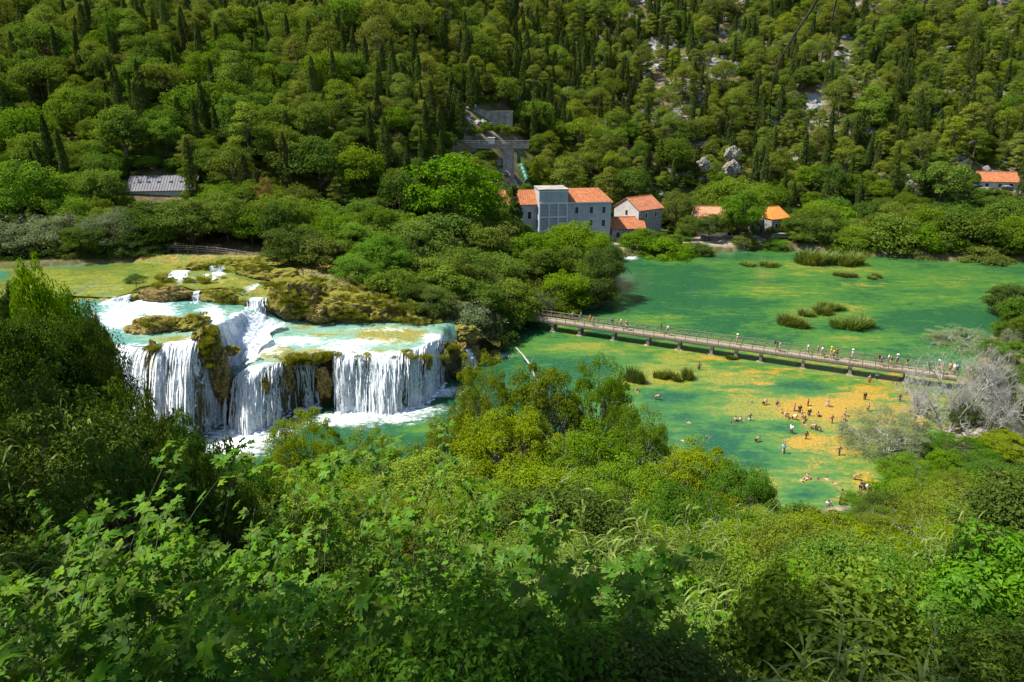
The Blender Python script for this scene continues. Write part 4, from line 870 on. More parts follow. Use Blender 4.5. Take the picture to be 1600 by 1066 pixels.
# undergrowth on the hill
M = 13000; yy = 98 + 190 * rng.random(M); xx = (rng.random(M) * 2 - 1) * (.8 * yy + 5); zz = ground_z(xx, yy); dd = poly_sd(np.stack([xx, yy], 1), LAKE); pa, pb, pf = proj(xx, yy, zz)
ok = (dd > 0.8) & (pb > -10) & ~((xx < 0) & (yy < np.interp(xx, [-110, -60, -44, -30, -16, -8, 0], [109, 110, 112.5, 108.5, 95, 94, 98])))
cl2 = fbm(np.stack([xx / 16, yy / 16, 0 * xx], 1), 3, 77); ok &= (cl2 < .45 - .3 * sstep(10, 70, xx) * sstep(190, 240, yy)) | (rng.random(M) < .3)
for x0, y0, x1, y1, yw in BOX: ok &= ~((pa > x0 - 4) & (pa < x1 + 4) & (pb > y0) & (pb < y1 + 8) & (yy < yw + 6))
for a, b, r in FOOT: ok &= (xx - a) ** 2 + (yy - b) ** 2 > (r * .7) ** 2
s = rng.uniform(1.1, 3.2, M)
scatter('undergrowth', np.stack([xx, yy, zz - .1], 1)[ok], s[ok], s[ok] * 1.25, (np.arange(M) % len(SRB))[ok], SRB)
# limestone outcrops showing between the trees
mb = MB(); M = 3400; yy = 176 + 130 * rng.random(M); xx = -40 + rng.random(M) * (.8 * yy + 60); zz = ground_z(xx, yy)
cl3 = fbm(np.stack([xx / 16, yy / 16, 0 * xx], 1), 3, 77)
ico = bmesh.new(); bmesh.ops.create_icosphere(ico, subdivisions=1, radius=1); IV = np.array([v.co[:] for v in ico.verts]); IF = np.array([[v.index for v in f.verts] for f in ico.faces]); ico.free()
for i in range(M):
    if cl3[i] < .12 - .25 * sstep(30, 110, xx[i]): continue
    s = rng.uniform(.4, 1.7); mb.add(IV * rng.uniform(.6, 1.3, (len(IV), 1)) * s * np.array((1.3, .9, .75)) + (xx[i], yy[i], zz[i]), IF)
o = mb.build('limestone_outcrops', mat_rock('limestone', (.22, .215, .21), (.46, .45, .43), (.12, .12, .06), (.75, 1.1))); tag(o, kind='stuff')
# ------------------------------------------------------------------ fig bushes and undergrowth on the near slope
def fig_leaf(seed):
    r = random.Random(seed); pts = []
    for a, l in [(-160, .28), (-128, .46), (-100, .66), (-82, .50), (-66, .42), (-50, .74), (-34, .88), (-20, .50), (-14, .56), (-6, .92), (0, 1.05), (6, .92), (14, .56), (20, .50), (34, .88), (50, .74), (66, .42), (82, .50), (100, .66), (128, .46), (160, .28)]:
        l *= r.uniform(.93, 1.07); pts.append((l * math.sin(RAD(a)), l * math.cos(RAD(a))))
    V = [(0, 0, 0)] + [(x * .62, y * .62, -.16 * (x * x + y * y) + .10 * abs(x) + r.uniform(-.02, .02)) for x, y in pts]
    F = [(0, i, i + 1) for i in range(1, len(pts))]
    mb = MB(); mb.add(np.array(V)[:, [0, 1, 2]], F, 0, r.uniform(.3, .8))
    mb.add([(-.015, -.02, 0), (.015, -.02, 0), (.008, -.42, -.10), (-.008, -.42, -.10)], [(0, 1, 2, 3)], 0, .9)
    return mb
FIGL = [fig_leaf(i) for i in range(4)]; FIGM = [m.mesh('leaf', F_FIG) for m in FIGL]
M_FIGSTEM = plain('fig stem', (.10, .105, .055), .85, .15)
def fig_layout(seed, H=2.2, stems=9, per=16, size=(.11, .21)):
    r = np.random.default_rng(seed); st = []; lf = []
    for s in range(stems):
        a = r.uniform(0, 6.28); lean = r.uniform(.2, 1.0); h = H * r.uniform(.6, 1.08); hd = np.array((math.cos(a), math.sin(a), 0)); b = hd * .15
        f = lambda t: b + hd * lean * (t ** 1.5) * h * .75 + np.array((0, 0, 1)) * (t * h * (1 - .14 * lean * t)) + np.array((math.sin(t * 5 + a), math.cos(t * 4 + a), 0)) * .05
        st.append(np.array([f(t) for t in np.linspace(0, .97, 7)]))
        for j in range(per + 9):
            t = r.uniform(.96, 1.03) if j >= per else 1.02 - (1.02 - max(.22, 1 - 1.25 / H)) * r.uniform(0, 1) ** 1.25; p = f(t); a2 = j * 2.4 + r.normal(0, .3); d = np.array((math.cos(a2), math.sin(a2), r.uniform(.0, .6))); q = p + d * r.uniform(.05, .2)
            n = nrm(np.array((-.25, -.15, 1.0)) + r.normal(0, .38, 3)); y = nrm(d * np.array((1, 1, .2)) + (0, 0, -.25)); y = nrm(y - n * (y @ n)); x = np.cross(y, n)
            lf.append((q, np.stack([x, y, n], 1), r.uniform(*size), int(r.integers(4))))
    return st, lf
def fig_bush(x, y, z, H, seed, single, label, group='fig bushes on the near slope'):
    st, lf = fig_layout(seed, H, stems=13 if single else 14, per=20); o = empty('fig_bush', (x, y, z)); tag(o, label, 'bush', group)
    m = MB()
    for p in st:
        m.tube(p, np.linspace(.012, .003, len(p)), 5)
        if single: m.build('stem', M_FIGSTEM, o, smooth=True); m = MB()
    if not single: tag(m.build('stems', M_FIGSTEM, o, smooth=True), kind='stuff')
    if single:
        for q, R, s, k in lf:
            l = link('leaf', FIGM[k], o); A = np.eye(4); A[:3, :3] = R * s; A[:3, 3] = q; l.matrix_local = Matrix(A.tolist())
    else:
        m = MB(); rg = np.random.default_rng(seed)
        for q, R, s, k in lf:
            V = np.concatenate(FIGL[k].v); m.add(V[:22] @ (R * s).T + q, np.concatenate([f for f in FIGL[k].f if f.shape[1] == 3]), 0, rg.random())
        f = m.build('foliage', F_FIG, o); tag(f, kind='stuff')
    return o
rng = np.random.default_rng(5)
FIGPROTO = []
def top_ok(x, y, z, h, r, pad=0):
    a, t, f = proj(x, y, z + h); rp = r * FPX / f
    return t > max(sky_y(a), sky_y(a - rp * .6), sky_y(a + rp * .6)) + pad
spots = []
def try_spot(x, y, r):
    for (a, b, s) in spots:
        if (a - x) ** 2 + (b - y) ** 2 < (.5 * (r + s)) ** 2: return False
    spots.append((x, y, r)); return True
WHERE = ['nearest the camera', 'in the lower left', 'at the bottom in the middle', 'at the bottom right', 'half in shade at left', 'below the yellow green trees']
nf = 0
# tall canes
CL = [('tall pale cane clump in the middle of the near slope', 940, 775, 10.0), ('pale cane clump below the tall one, arching over the shade', 1000, 850, 7.5), ('pale cane clump left of the tall one', 865, 815, 12.0), ('cane clump at the right edge', 1560, 815, 12.5), ('cane clump right of the dark bush at the right', 1480, 840, 11.0), ('cane clump at the far right, nearest the edge', 1610, 850, 9.5), ('tall cane tuft above the leafy bush in the middle right', 1075, 790, 15.5), ('pale cane tuft at the left edge under the dark trees', 8, 592, 14.5), ('shaded cane clump near the bottom in the middle right', 1100, 940, 5.6), ('cane tuft in the leaves right of the middle', 1180, 800, 19.0), ('cane clump behind the dark bush at right', 1400, 825, 15)]
for i, (lb, px, pt, y) in enumerate(CL):
    p = at_y(px, pt, y); z = gz(p[0], y); h = p[2] - z; s = max(h, 1.2) / 3.1
    plant('cane_clump', CANES[i % 2], p[0], y, z, s, min(max(s * .95, .7), 1.25), label=lb, cat='cane', group='cane clumps on the near slope', parts=('leaves', 'stalks'), rng=R0); spots.append((p[0], y, 1.1)); spots.append((p[0] * (y - 1.6) / y, y - 1.6, .9))
# nearest fig bushes: every leaf a part of its own
NEARFIG = [(60, 815, 5.6, 'fig bush with big sunlit leaves at the left edge'), (190, 905, 4.6, 'fig bush with pale lit leaves at the lower left corner'), (330, 850, 5.6, 'fig bush with shaded leaves, second from the lower left corner'), (470, 800, 7.0, 'fig bush lit at its top, left of the middle'), (420, 960, 4.2, 'fig bush at the bottom edge left of the middle'),
    (640, 880, 5.6, 'fig bush in dappled shade below the middle'), (740, 950, 4.4, 'shaded fig bush at the bottom edge in the middle'), (250, 770, 8.2, 'fig bush with a tall lit shoot at left'), (640, 780, 9.0, 'fig bush with bright leaves just left of the middle'), (40, 930, 3.9, 'fig bush in the lower left corner, nearest the viewer'), (560, 985, 3.6, 'dark fig bush at the bottom edge, right of the lit leaves'), (900, 985, 3.9, 'dark fig bush at the bottom edge below the canes'), (760, 840, 8.0, 'fig bush left of the cane clumps')]
for i, (px, pt, y, lb) in enumerate(NEARFIG):
    p = at_y(px, pt, y); z = gz(p[0], y); h = max(1.2, p[2] - z); fig_bush(p[0], y, z, h, 400 + i, True, lb); spots.append((p[0], y, .8))
FIGJ = []
for i in range(4): 
    o = fig_bush(0, 0, 0, 2.4, 500 + i, False, None); FIGJ.append(([c for c in o.children if c.name.startswith('fol')][0].data, [c for c in o.children if c.name.startswith('ste')][0].data))
    for c in list(o.children): bpy.data.objects.remove(c)
    bpy.data.objects.remove(o)
cnt = {}; NB = []
for _ in range(9000):
    y = 3.0 + 47 * rng.random() ** 1.6; x = (rng.random() * 2 - 1) * (.80 * (y * CP + 4) + 1.0)
    z = gz(x, y)
    if z < 0.4: continue
    px, py, f = [float(v) for v in proj(x, y, z + 1.2)]
    fig = (px < 760 and y < 15 and rng.random() < .8) or (y < 7 and rng.random() < .35)
    h = rng.uniform(1.2, 3.0) if y < 12 else rng.uniform(1.4, 5.2); r = h * .48
    if y < 5.5: h = min(h, 1.7)
    while h > .9 and not top_ok(x, y, z, h, r, 4): h *= .88; r *= .88
    if h <= .9: continue
    if not try_spot(x, y, r * 1.02): continue
    NB.append((h / f, x, y, z, h, px, fig))
NB.sort(key=lambda c: -c[0]); far = []; nb = 0; SHAPE = ['rounded', 'wide', 'upright']
for (_, x, y, z, h, px, fig) in NB:
    band = ('nearest the viewer' if y < 6 else 'low on the near slope' if y < 12 else 'halfway down the near slope' if y < 24 else 'at the foot of the near slope')
    side = ('at left edge' if px < 250 else 'below the waterfalls' if px < 700 else 'in the middle' if px < 1000 else 'below the bathers' if px < 1350 else 'at right edge')
    if not fig and (nb >= 230 or not -60 < px < 1660): far.append((x, y, z, h)); continue
    nb += not fig
    if fig:
        s = h / 2.45; plant('fig_bush', FIGJ[R0.randrange(4)], x, y, z, s, min(s * 1.1, 1.25), label='leafy fig bush %s %s' % (band, side), cat='bush', group='fig bushes %s %s' % (band, side), parts=('foliage', 'stems'), rng=R0)
    elif rng.random() < .12 and y < 26:
        s = max(h, 1.3) / 3.1; plant('cane_clump', CANES[R0.randrange(2)], x, y, z, s, min(max(s, .7), 1.2), label='pale cane tuft among leaves %s %s' % (band, side), cat='cane', group='cane tufts %s %s' % (band, side), parts=('leaves', 'stalks'), rng=R0)
    elif rng.random() < .27 or (h > 2.9 and y <= 14):
        i = R0.randrange(2); plant('dark_bush', NEARD[i], x, y, z, h, max(h, 1.6) * R0.uniform(.9, 1.3), label='dark leaved bush %s %s' % (band, side), cat='bush', group='dark bushes %s %s' % (band, side), rng=R0)
    elif y > 14 and (rng.random() < .25 or h > 2.9):
        i = R0.randrange(3); plant('leafy_tree', NEARS[i], x, y, z, h, max(h, 2) * R0.uniform(.9, 1.3), label='yellow green thin bush %s %s' % (band, side), cat='bush', group='yellow green bushes %s %s' % (band, side), rng=R0)
    elif h > 2.3:
        i = R0.randrange(2); plant('leafy_bush', NEARB[i], x, y, z, h, max(h, 2) * R0.uniform(.9, 1.3), label='full leafy green bush %s %s' % (band, side), cat='bush', group='leafy bushes %s %s' % (band, side), rng=R0)
    else:
        i = R0.randrange(3); plant('bramble_bush', BUSHES[i], x, y, z, h, max(h, 1.6) * R0.uniform(.85, 1.15), label='%s small leaved bush %s %s' % (SHAPE[i], band, side), cat='bush', group='%s bushes %s %s' % (SHAPE[i], band, side), rng=R0)
    cnt[fig] = cnt.get(fig, 0) + 1
BT = [bare_meshes(800 + i, M_TWIG if i == 0 else M_BARK, n=4, depth=4) for i in range(2)]
for px, pt, y, wd, i, lb in ((1262, 818, 8.5, 2.4, 0, 'dark bare branching shrub in the leaves at the lower right'), (1190, 850, 7.5, 1.8, 0, 'dark bare twigs left of the branching shrub at the lower right'), (690, 800, 12, 2.2, 1, 'brown bare stems among the leaves in the middle'), (760, 745, 24, 4.0, 1, 'pale brown bare branches in the yellow green thicket'), (1010, 905, 6.5, 1.4, 0, 'dark bare twigs below the pale cane clump')):
    p = at_y(px, pt, y); z = gz(p[0], y); plant('bare_shrub', BT[i], p[0], y, z, max(p[2] - z, 1), wd, label=lb, cat='shrub', group='bare shrubs on the near slope', parts=('twigs', 'branches'), rng=R0)
for px, pt, y, wd, lb in ((1540, 815, 6.8, .8, 'slim dark sapling standing up at the lower right'), (1230, 870, 5.6, .9, 'slim dark sapling in the shade right of the middle')):
    p = at_y(px, pt, y); z = gz(p[0], y); plant('sapling', NEARD[0], p[0], y, z, p[2] - z, wd, label=lb, cat='sapling', group='dark saplings', rng=R0)
BSRC = [q for q in (crown_of(p[0]) for p in BUSHES) if q]
fa = np.array(far); scatter('slope_undergrowth', fa[:, :3], fa[:, 3], np.maximum(fa[:, 3], 1.6), np.arange(len(fa)) % len(BSRC), BSRC)
print('NEAR', cnt, len(far))
# ------------------------------------------------------------------ buildings
M_PLASTER = plain('pale blue grey plaster', (.36, .385, .40), .9, .15, .12, .9)
M_WHITEW = plain('whitewashed wall', (.46, .44, .41), .9, .15, .12, .8)
M_STONE = plain('grey stone wall', (.27, .26, .24), .95, .1, .35, 2.2, .6)
M_CONC = plain('weathered concrete', (.27, .25, .21), .95, .1, .3, .7, .4)
M_TRIM = plain('white trim', (.55, .56, .57), .8, .2, .06)
M_SHUT = plain('dark green shutter', (.03, .055, .045), .6, .3, .2)
M_GLASS = plain('dark window glass', (.02, .025, .03), .12, .6, .2)
M_PANEL = plain('pale wall panel', (.30, .33, .35), .85, .15, .1, 1.5)
M_PIPE = plain('green painted pipe', (.022, .125, .075), .5, .4, .2, 1.2)
M_WOODG = plain('weathered grey wood', (.25, .205, .15), .9, .1, .3, 3)
M_WOODD = plain('dark weathered wood', (.15, .125, .10), .9, .1, .3, 3)
M_GREYROOF = plain('grey sheet roof', (.15, .145, .155), .7, .25, .15, .8)
M_STEEL = plain('grey steel', (.25, .26, .27), .5, .4, .2, 2)
def mat_tiles(name, a, b):
    t = NT(name); p = t.obj(); n = t.noise(p, 1.4, 6, .7); n2 = t.noise(p, 9, 3, .6)
    c = t.mix(t.map(t.math('ADD', t.math('MULTIPLY', n, .7), t.math('MULTIPLY', n2, .3)), .35, .65), a, b)
    return t.done(t.pbr(c, .9, .15, t.bump(n2, .4, .05)))
M_TILE = mat_tiles('orange roof tiles', (.25, .09, .036), (.46, .175, .08)); M_TILE2 = mat_tiles('faded roof tiles', (.38, .16, .085), (.56, .29, .16)); M_TILE3 = mat_tiles('bright orange roof tiles', (.46, .16, .03), (.62, .25, .06))
M_TILE4 = mat_tiles('old brown roof tiles', (.26, .095, .05), (.44, .18, .09))

def roof_slope(mb, e0, e1, r1, r0, thick=.14, pitch=.55):
    """tiled slope from the eave e0-e1 up to the ridge r0-r1: a slab carrying raised rows of half-round tiles"""
    e0, e1, r0, r1 = [np.asarray(v, float) for v in (e0, e1, r0, r1)]; n = np.cross(e1 - e0, r0 - e0); n = n / np.linalg.norm(n); n = n if n[2] > 0 else -n
    V = np.array([e0, e1, r1, r0]); mb.add(np.concatenate([V, V - n * thick]), [(0, 1, 2, 3), (7, 6, 5, 4)]); b = np.concatenate([V, V - n * thick]); mb.add(b, [(0, 4, 5, 1), (1, 5, 6, 2), (2, 6, 7, 3), (3, 7, 4, 0)])
    L = np.linalg.norm(e1 - e0); k = max(2, int(L / pitch))
    for i in range(k + 1):
        t = i / k; a = e0 * (1 - t) + e1 * t; c = r0 * (1 - t) + r1 * t
        if np.linalg.norm(c - a) < .3: continue
        ss = (e1 - e0) / L; w_ = .11; P = []
        for q, g in ((-1, 0), (-.6, .07), (.6, .07), (1, 0)): P += [a + ss * w_ * q + n * (g + .004), c + ss * w_ * q + n * (g + .004)]
        mb.add(P, [(0, 1, 3, 2), (2, 3, 5, 4), (4, 5, 7, 6)])
def window(root, x, z, w, h, mat=None, y=0.0, frame=True, name='window', out=-1):
    """opening on a wall at local y, facing -y"""
    f = MB(); t = .09
    for sx in (-1, 1): f.box((x + sx * (w / 2 + t / 2), y + out * .045, z), (t, .13, h + 2 * t))
    f.box((x, y + out * .045, z + h / 2 + t / 2), (w, .13, t)); f.box((x, y + out * .08, z - h / 2 - t / 2), (w + .22, .2, t))
    fr = f.build('window', M_TRIM, root); p = MB().box((x, y + out * .012, z), (w, .03, h)); 
    if mat is M_SHUT:
        for i in range(int(h / .22)): p.box((x, y + out * .04, z - h / 2 + .12 + i * .22), (w * .92, .03, .09))
    p.build('shutter' if mat is M_SHUT else 'pane', mat or M_GLASS, fr); return fr
def gable_house(name, label, loc, rz, w, d, hw, hr, wall, tile, wins=(), cat='house', over=.35, ridge='x', hip=0.0, chimney=None, door=None):
    o = empty(name, loc, rz); tag(o, label, cat); x0, x1, y0, y1 = -w / 2, w / 2, 0, d
    m = MB(); B = -2.0
    c = np.array([(x0, y0), (x1, y0), (x1, y1), (x0, y1)], float)
    m.add([(a, b, B) for a, b in c] + [(a, b, hw) for a, b in c], [(0, 1, 5, 4), (1, 2, 6, 5), (2, 3, 7, 6), (3, 0, 4, 7), (4, 5, 6, 7)])
    if not hip: 
        for xx in (x0, x1): m.add([(xx, y0, hw), (xx, y1, hw), (xx, (y0 + y1) / 2, hw + hr - .08)], [(0, 1, 2)])
    m.build('wall', wall, o)
    r = MB(); ym = (y0 + y1) / 2; dz = hr / (d / 2) * over
    a0, a1 = (x0 - over * .6, x1 + over * .6); h0, h1 = (x0 + hip, x1 - hip) if hip else (a0, a1)
    roof_slope(r, (a0, y0 - over, hw - dz), (a1, y0 - over, hw - dz), (h1, ym, hw + hr), (h0, ym, hw + hr)); roof_slope(r, (a1, y1 + over, hw - dz), (a0, y1 + over, hw - dz), (h0, ym, hw + hr), (h1, ym, hw + hr))
    if hip:
        roof_slope(r, (a0, y1 + over, hw - dz), (a0, y0 - over, hw - dz), (h0, ym, hw + hr), (h0, ym, hw + hr)); roof_slope(r, (a1, y0 - over, hw - dz), (a1, y1 + over, hw - dz), (h1, ym, hw + hr), (h1, ym, hw + hr))
    r.tube([(h0, ym, hw + hr + .05), ((h0 + h1) / 2, ym, hw + hr + .05), (h1, ym, hw + hr + .05)], .13, 6)
    rf = r.build('roof', tile, o)
    if chimney: MB().box((chimney[0], chimney[1], hw + hr * .8), (.6, .6, 1.5)).box((chimney[0], chimney[1], hw + hr * .8 + .8), (.75, .75, .12)).build('chimney', M_WHITEW, rf)
    for q in wins: window(o, *q)
    if door: f = window(o, door[0], 1.05, door[1], 2.1, M_SHUT); f.name = 'door'
    return o
# big power house: tower block with a wing at each side
P0 = at_y(866, 370, 163); o = empty('power_house', (P0[0] - .3, 163, 2.6), RAD(8)); tag(o, 'large pale blue grey building with stepped tower front and orange tiled wings', 'building')
TW = 6.9
m = MB().box((0, 3.6, 4.9), (TW, 7.2, 13.8)).box((0, 3.6, 11.92), (TW + .3, 7.5, .24), mat=1); m.build('tower_wall', [M_PLASTER, M_CONC], o)
MB().box((0, -.02, 11.55), (TW + .02, .1, .3)).build('cornice', M_TRIM, o)
for i, x in enumerate((-3.27, -1.12, 1.12, 3.27)): MB().box((x, -.13, 4.0), (.36, .26, 9.6)).build('pilaster', M_TRIM, o)
for z in (2.2, 5.5, 8.75): MB().box((0, -.11, z), (TW - .1, .22, .42)).build('band', M_TRIM, o)
for z, h in ((7.1, 2.5), (3.85, 2.7), (.7, 2.5)):
    for x in (-2.2, 0, 2.2):
        p = MB().box((x, -.025, z), (1.72, .06, h - .2)).build('panel', M_PANEL, o)
        b = MB()
        for q in (-.43, .43): b.box((x + q, -.07, z), (.05, .05, h - .2))
        for q in np.linspace(-h / 2 + .4, h / 2 - .4, 3): b.box((x, -.068, z + q), (1.7, .045, .05))
        b.build('glazing_bar', M_TRIM, p)
RW = 10.8; x0 = TW / 2
MB().box((x0 + RW / 2, 4.6, 3.3), (RW, 8.2, 10.6)).build('right_wing_wall', M_PLASTER, o)
MB().box((x0 + RW / 2, 4.5, 8.72), (RW + .5, 8.8, .28)).build('white_eave', M_TRIM, o)
r = MB(); a, b, c, d = x0 + .05, x0 + RW + .2, .15, 8.9; zr = 11.6; zz = 8.87; ym = 4.6
roof_slope(r, (a, c, zz), (b, c, zz), (b - 2.6, ym, zr), (a, ym, zr)); roof_slope(r, (b, d, zz), (a, d, zz), (a, ym, zr), (b - 2.6, ym, zr)); roof_slope(r, (b, c, zz), (b, d, zz), (b - 2.6, ym, zr), (b - 2.6, ym, zr)); r.build('roof', M_TILE, o)
for z, hh in ((6.9, 1.55), (3.7, 1.55), (.6, 1.6)):
    for x in (2.3, 5.9, 9.0): window(o, x0 + x, z, .82, hh if not (x == 2.3 and z == 3.7) else .9, M_SHUT, y=.5)
MB().box((-x0 - 5.1, 6.4, 3.1), (10.2, 7.5, 10.2)).build('left_wing_wall', M_PLASTER, o)
r = MB(); a, b, c, d = -x0 - 10.6, -x0 - .02, 2.3, 10.5; zz = 8.2; zr = 11.2; ym = 6.4
roof_slope(r, (a, c, zz), (b, c, zz), (b, ym, zr), (a, ym, zr)); roof_slope(r, (b, d, zz), (a, d, zz), (a, ym, zr), (b, ym, zr)); r.build('roof', M_TILE, o)
for x in (-8.2, -5.0, -1.9): window(o, -x0 + x, 5.6, .9, 1.7, M_GLASS, y=2.65)
for z in (6.9, 3.8):             # openings on the sunlit side of the tower
    MB().box((-TW / 2 - .03, 1.6, z), (.08, 1.0, 1.7)).build('side_window', M_GLASS, o)
# houses along the far shore
q = at_y(981, 350, 168); gable_house('shed', 'low shed with orange tiled roof against the big pale building', (q[0], 166.5, 1.9), RAD(6), 8.2, 6.5, 3.0, 2.1, M_STONE, M_TILE, wins=((-2.6, 1.3, .9, 1.3, M_GLASS), (1.4, 1.3, 1.0, 1.3, M_GLASS)))
q = at_y(1012, 330, 173); gable_house('stone_house', 'grey stone house with sunlit white gable and old brown tiled roof', (q[0] + .5, 171.5, 4.2), RAD(36), 8.4, 8.6, 4.6, 2.5, M_STONE, M_TILE4, wins=((-1.6, 3.0, .7, 1.1, M_GLASS), (1.8, 3.0, .7, 1.1, M_GLASS)))
hs = bpy.context.scene.objects.get('stone_house'); gw = MB().add([(-4.24, 0.0, -2), (-4.24, 8.6, -2), (-4.24, 8.6, 4.6), (-4.24, 4.3, 7.0), (-4.24, 0, 4.6)], [(0, 4, 3, 2, 1)]); gw.add([(-4.2, 0.0, -2), (-4.2, 8.6, -2), (-4.2, 8.6, 4.6), (-4.2, 4.3, 7.0), (-4.2, 0, 4.6)], [(0, 1, 2, 3, 4)]); gw.build('sunlit_gable_wall', M_WHITEW, hs); MB().box((-4.28, 4.2, 3.5), (.08, .7, 1.1)).build('side_window', M_GLASS, hs)  # paler face over the gable: sunlight on this side put into its colour
q = at_y(1110, 333, 176); gable_house('cottage', 'low cottage with faded pinkish tiled roof half hidden by trees', (q[0], 174, 2.6), RAD(-6), 8.5, 7.5, 3.2, 2.5, M_WHITEW, M_TILE2, chimney=(3.2, 3.4), wins=((-2.2, 1.6, .9, 1.2, M_GLASS), (1.4, 1.6, .9, 1.2, M_GLASS)))
q = at_y(1218, 350, 171); gable_house('cottage', 'small stone house with bright orange hipped roof near the shore', (q[0], 170.5, 2.7), RAD(22), 5.4, 6.2, 4.0, 2.3, M_STONE, M_TILE3, hip=1.1, wins=((-1.2, 1.9, .8, 1.3, M_GLASS), (1.2, 1.9, .8, 1.3, M_GLASS)))
q = at_y(1188, 352, 175); w_ = empty('outbuilding', (q[0], 172.5, 2.6), RAD(20)); tag(w_, 'plain grey walled outbuilding left of the bright orange roofed house', 'outbuilding'); MB().box((0, 1.5, .7), (5.2, 3, 5.0)).build('wall', M_STONE, w_); MB().box((0, 1.4, 3.3), (5.6, 3.5, .2)).build('roof', M_CONC, w_); MB().box((-.6, -.03, .9), (1.0, .1, 2.1)).build('door', M_SHUT, w_)
q = hit(1562, 298); gable_house('hillside_house', 'far house with orange roof among trees at the right edge', (q[0], q[1] + 1, q[2] - .4), RAD(-12), 9.5, 6, 2.9, 2.1, M_WHITEW, M_TILE, wins=((-2.8, 1.6, .9, 1.2, M_GLASS), (0.4, 1.6, .9, 1.2, M_GLASS), (3.1, 1.6, .9, 1.2, M_GLASS)))
# long grey roofed building above the left bank
q = at_y(252, 297, 131); g = empty('long_building', (q[0], 131, q[2] - 3.0), RAD(9)); tag(g, 'long low building with grey sheet roof behind the meadow trees', 'building')
MB().box((0, 3, 1.0), (11.6, 6, 4.0)).build('wall', M_WHITEW, g); r = MB(); roof_slope(r, (-6.2, -.4, 2.9), (6.2, -.4, 2.9), (6.2, 3.4, 5.3), (-6.2, 3.4, 5.3), pitch=.5); roof_slope(r, (6.2, 6.6, 3.0), (-6.2, 6.6, 3.0), (-6.2, 3.4, 5.3), (6.2, 3.4, 5.3), pitch=.5); r.build('roof', M_GREYROOF, g)
for x in (-4.2, -2.6, -.8, 1.4, 3.2, 4.6): MB().box((x, 1.8, 4.36), (.5, .5, .3)).build('roof_vent', M_STEEL, g)
# penstock works on the slope above the big building
q = hit(768, 236); q = at_y(768, 224, q[1] - 2); v = empty('aqueduct', (q[0], q[1], q[2]), RAD(2)); tag(v, 'concrete aqueduct deck with white railing on a slope above the conifer', 'aqueduct')
MB().box((0, 0, -.75), (19, 2.4, .9)).box((0, -1.25, -.2), (19.2, .22, .35)).build('deck', M_CONC, v)
MB().box((4.3, .2, -5.9), (2.9, 2.4, 9.4)).box((4.5, -1.0, -5.9), (1.7, .3, 7.8), mat=1).build('pier', [M_CONC, M_STONE], v)
rl = MB(); 
for z in (.35, .75): rl.bar((-9.4, -1.2, z), (9.4, -1.2, z), .06, .07)
rl.build('handrail', M_TRIM, v)
for i in range(13): MB().box((-9.3 + i * 1.55, -1.2, .3), (.07, .07, 1.0)).build('post', M_TRIM, v)
MB().box((0, .6, .5), (1.6, 1.2, 1.6)).box((0, .6, 1.36), (1.9, 1.5, .14)).build('cabin', M_WHITEW, v)
for x, L in ((-4.9, 3.2), (7.0, 3.6)): MB().tube([(x, -.9, -1.2), (x, -.9, -1.2 - L / 2), (x, -.9, -1.2 - L)], .45, 10).build('green_pipe', M_PIPE, v, smooth=True)
a = hit(815, 262); a[2] += .6; b = hit(830, 300); b[1] -= 2; b[2] += .3; pipe = MB(); pts = [a + (b - a) * t for t in np.linspace(0, 1, 10)]; pipe.tube(pts, .75, 14); o2 = pipe.build('penstock', M_PIPE, smooth=True); tag(o2, 'fat green penstock pipe running down to the big pale building', 'pipe')
for t in np.linspace(.08, .95, 7): c = a + (b - a) * t; dd_ = (b - a) / np.linalg.norm(b - a); MB().tube([c - dd_ * .14, c, c + dd_ * .14], .88, 14).build('collar', M_PIPE, o2)
q = hit(768, 190); q[2] -= .6; rw = empty('retaining_wall', (q[0], q[1], q[2]), RAD(3)); tag(rw, 'pale concrete retaining wall on the slope high above the aqueduct', 'wall')
for i in range(6): MB().box((-4.9 + i * 1.96, 0, 1.0 + .04 * (i % 2)), (1.9, .5 + .05 * (i % 3), 4.4)).build('panel', M_CONC, rw)
MB().box((0, 0, 3.3), (12.2, .8, .22)).build('coping', M_CONC, rw)
q = hit(957, 299); ht = empty('stone_hut', (q[0], q[1], q[2] - .3), RAD(10)); tag(ht, 'small flat roofed stone hut on the slope behind the big building', 'hut'); MB().box((0, 1.2, .8), (3.0, 2.4, 3.2)).build('wall', M_WHITEW, ht); MB().box((0, 1.2, 2.5), (3.4, 2.9, .18)).build('roof', M_CONC, ht); MB().box((.3, -.03, 1.0), (.9, .1, 1.7)).build('door', M_GLASS, ht)
# terraces with steps on the far shore
for i, (px, py, y, L, lb) in enumerate([(1120, 381, 165.5, 12, 'low pale stone terrace wall nearest the far shore water'), (1140, 372, 168.5, 14, 'low pale stone terrace wall just below the cottage with faded roof'), (1228, 368, 168, 7, 'low pale stone wall in front of the bright orange roofed house'), (968, 386, 160.5, 6, 'pale stone quay below the low shed')]):
    q = at_y(px, py, y); t = MB(); nb = int(L / 1.0); tw = empty('terrace_wall', (q[0], y, max(q[2] - .2, .2)), RAD(-3)); tag(tw, lb, 'wall')
    MB().box((0, .3, .1), (L, .7, .9)).build('core', M_CONC, tw); 
    for k in range(nb): MB().box((-L / 2 + .5 + k, .02, .62 + .02 * (k % 3)), (.97, 1.2, .16)).build('coping_stone', M_CONC, tw)

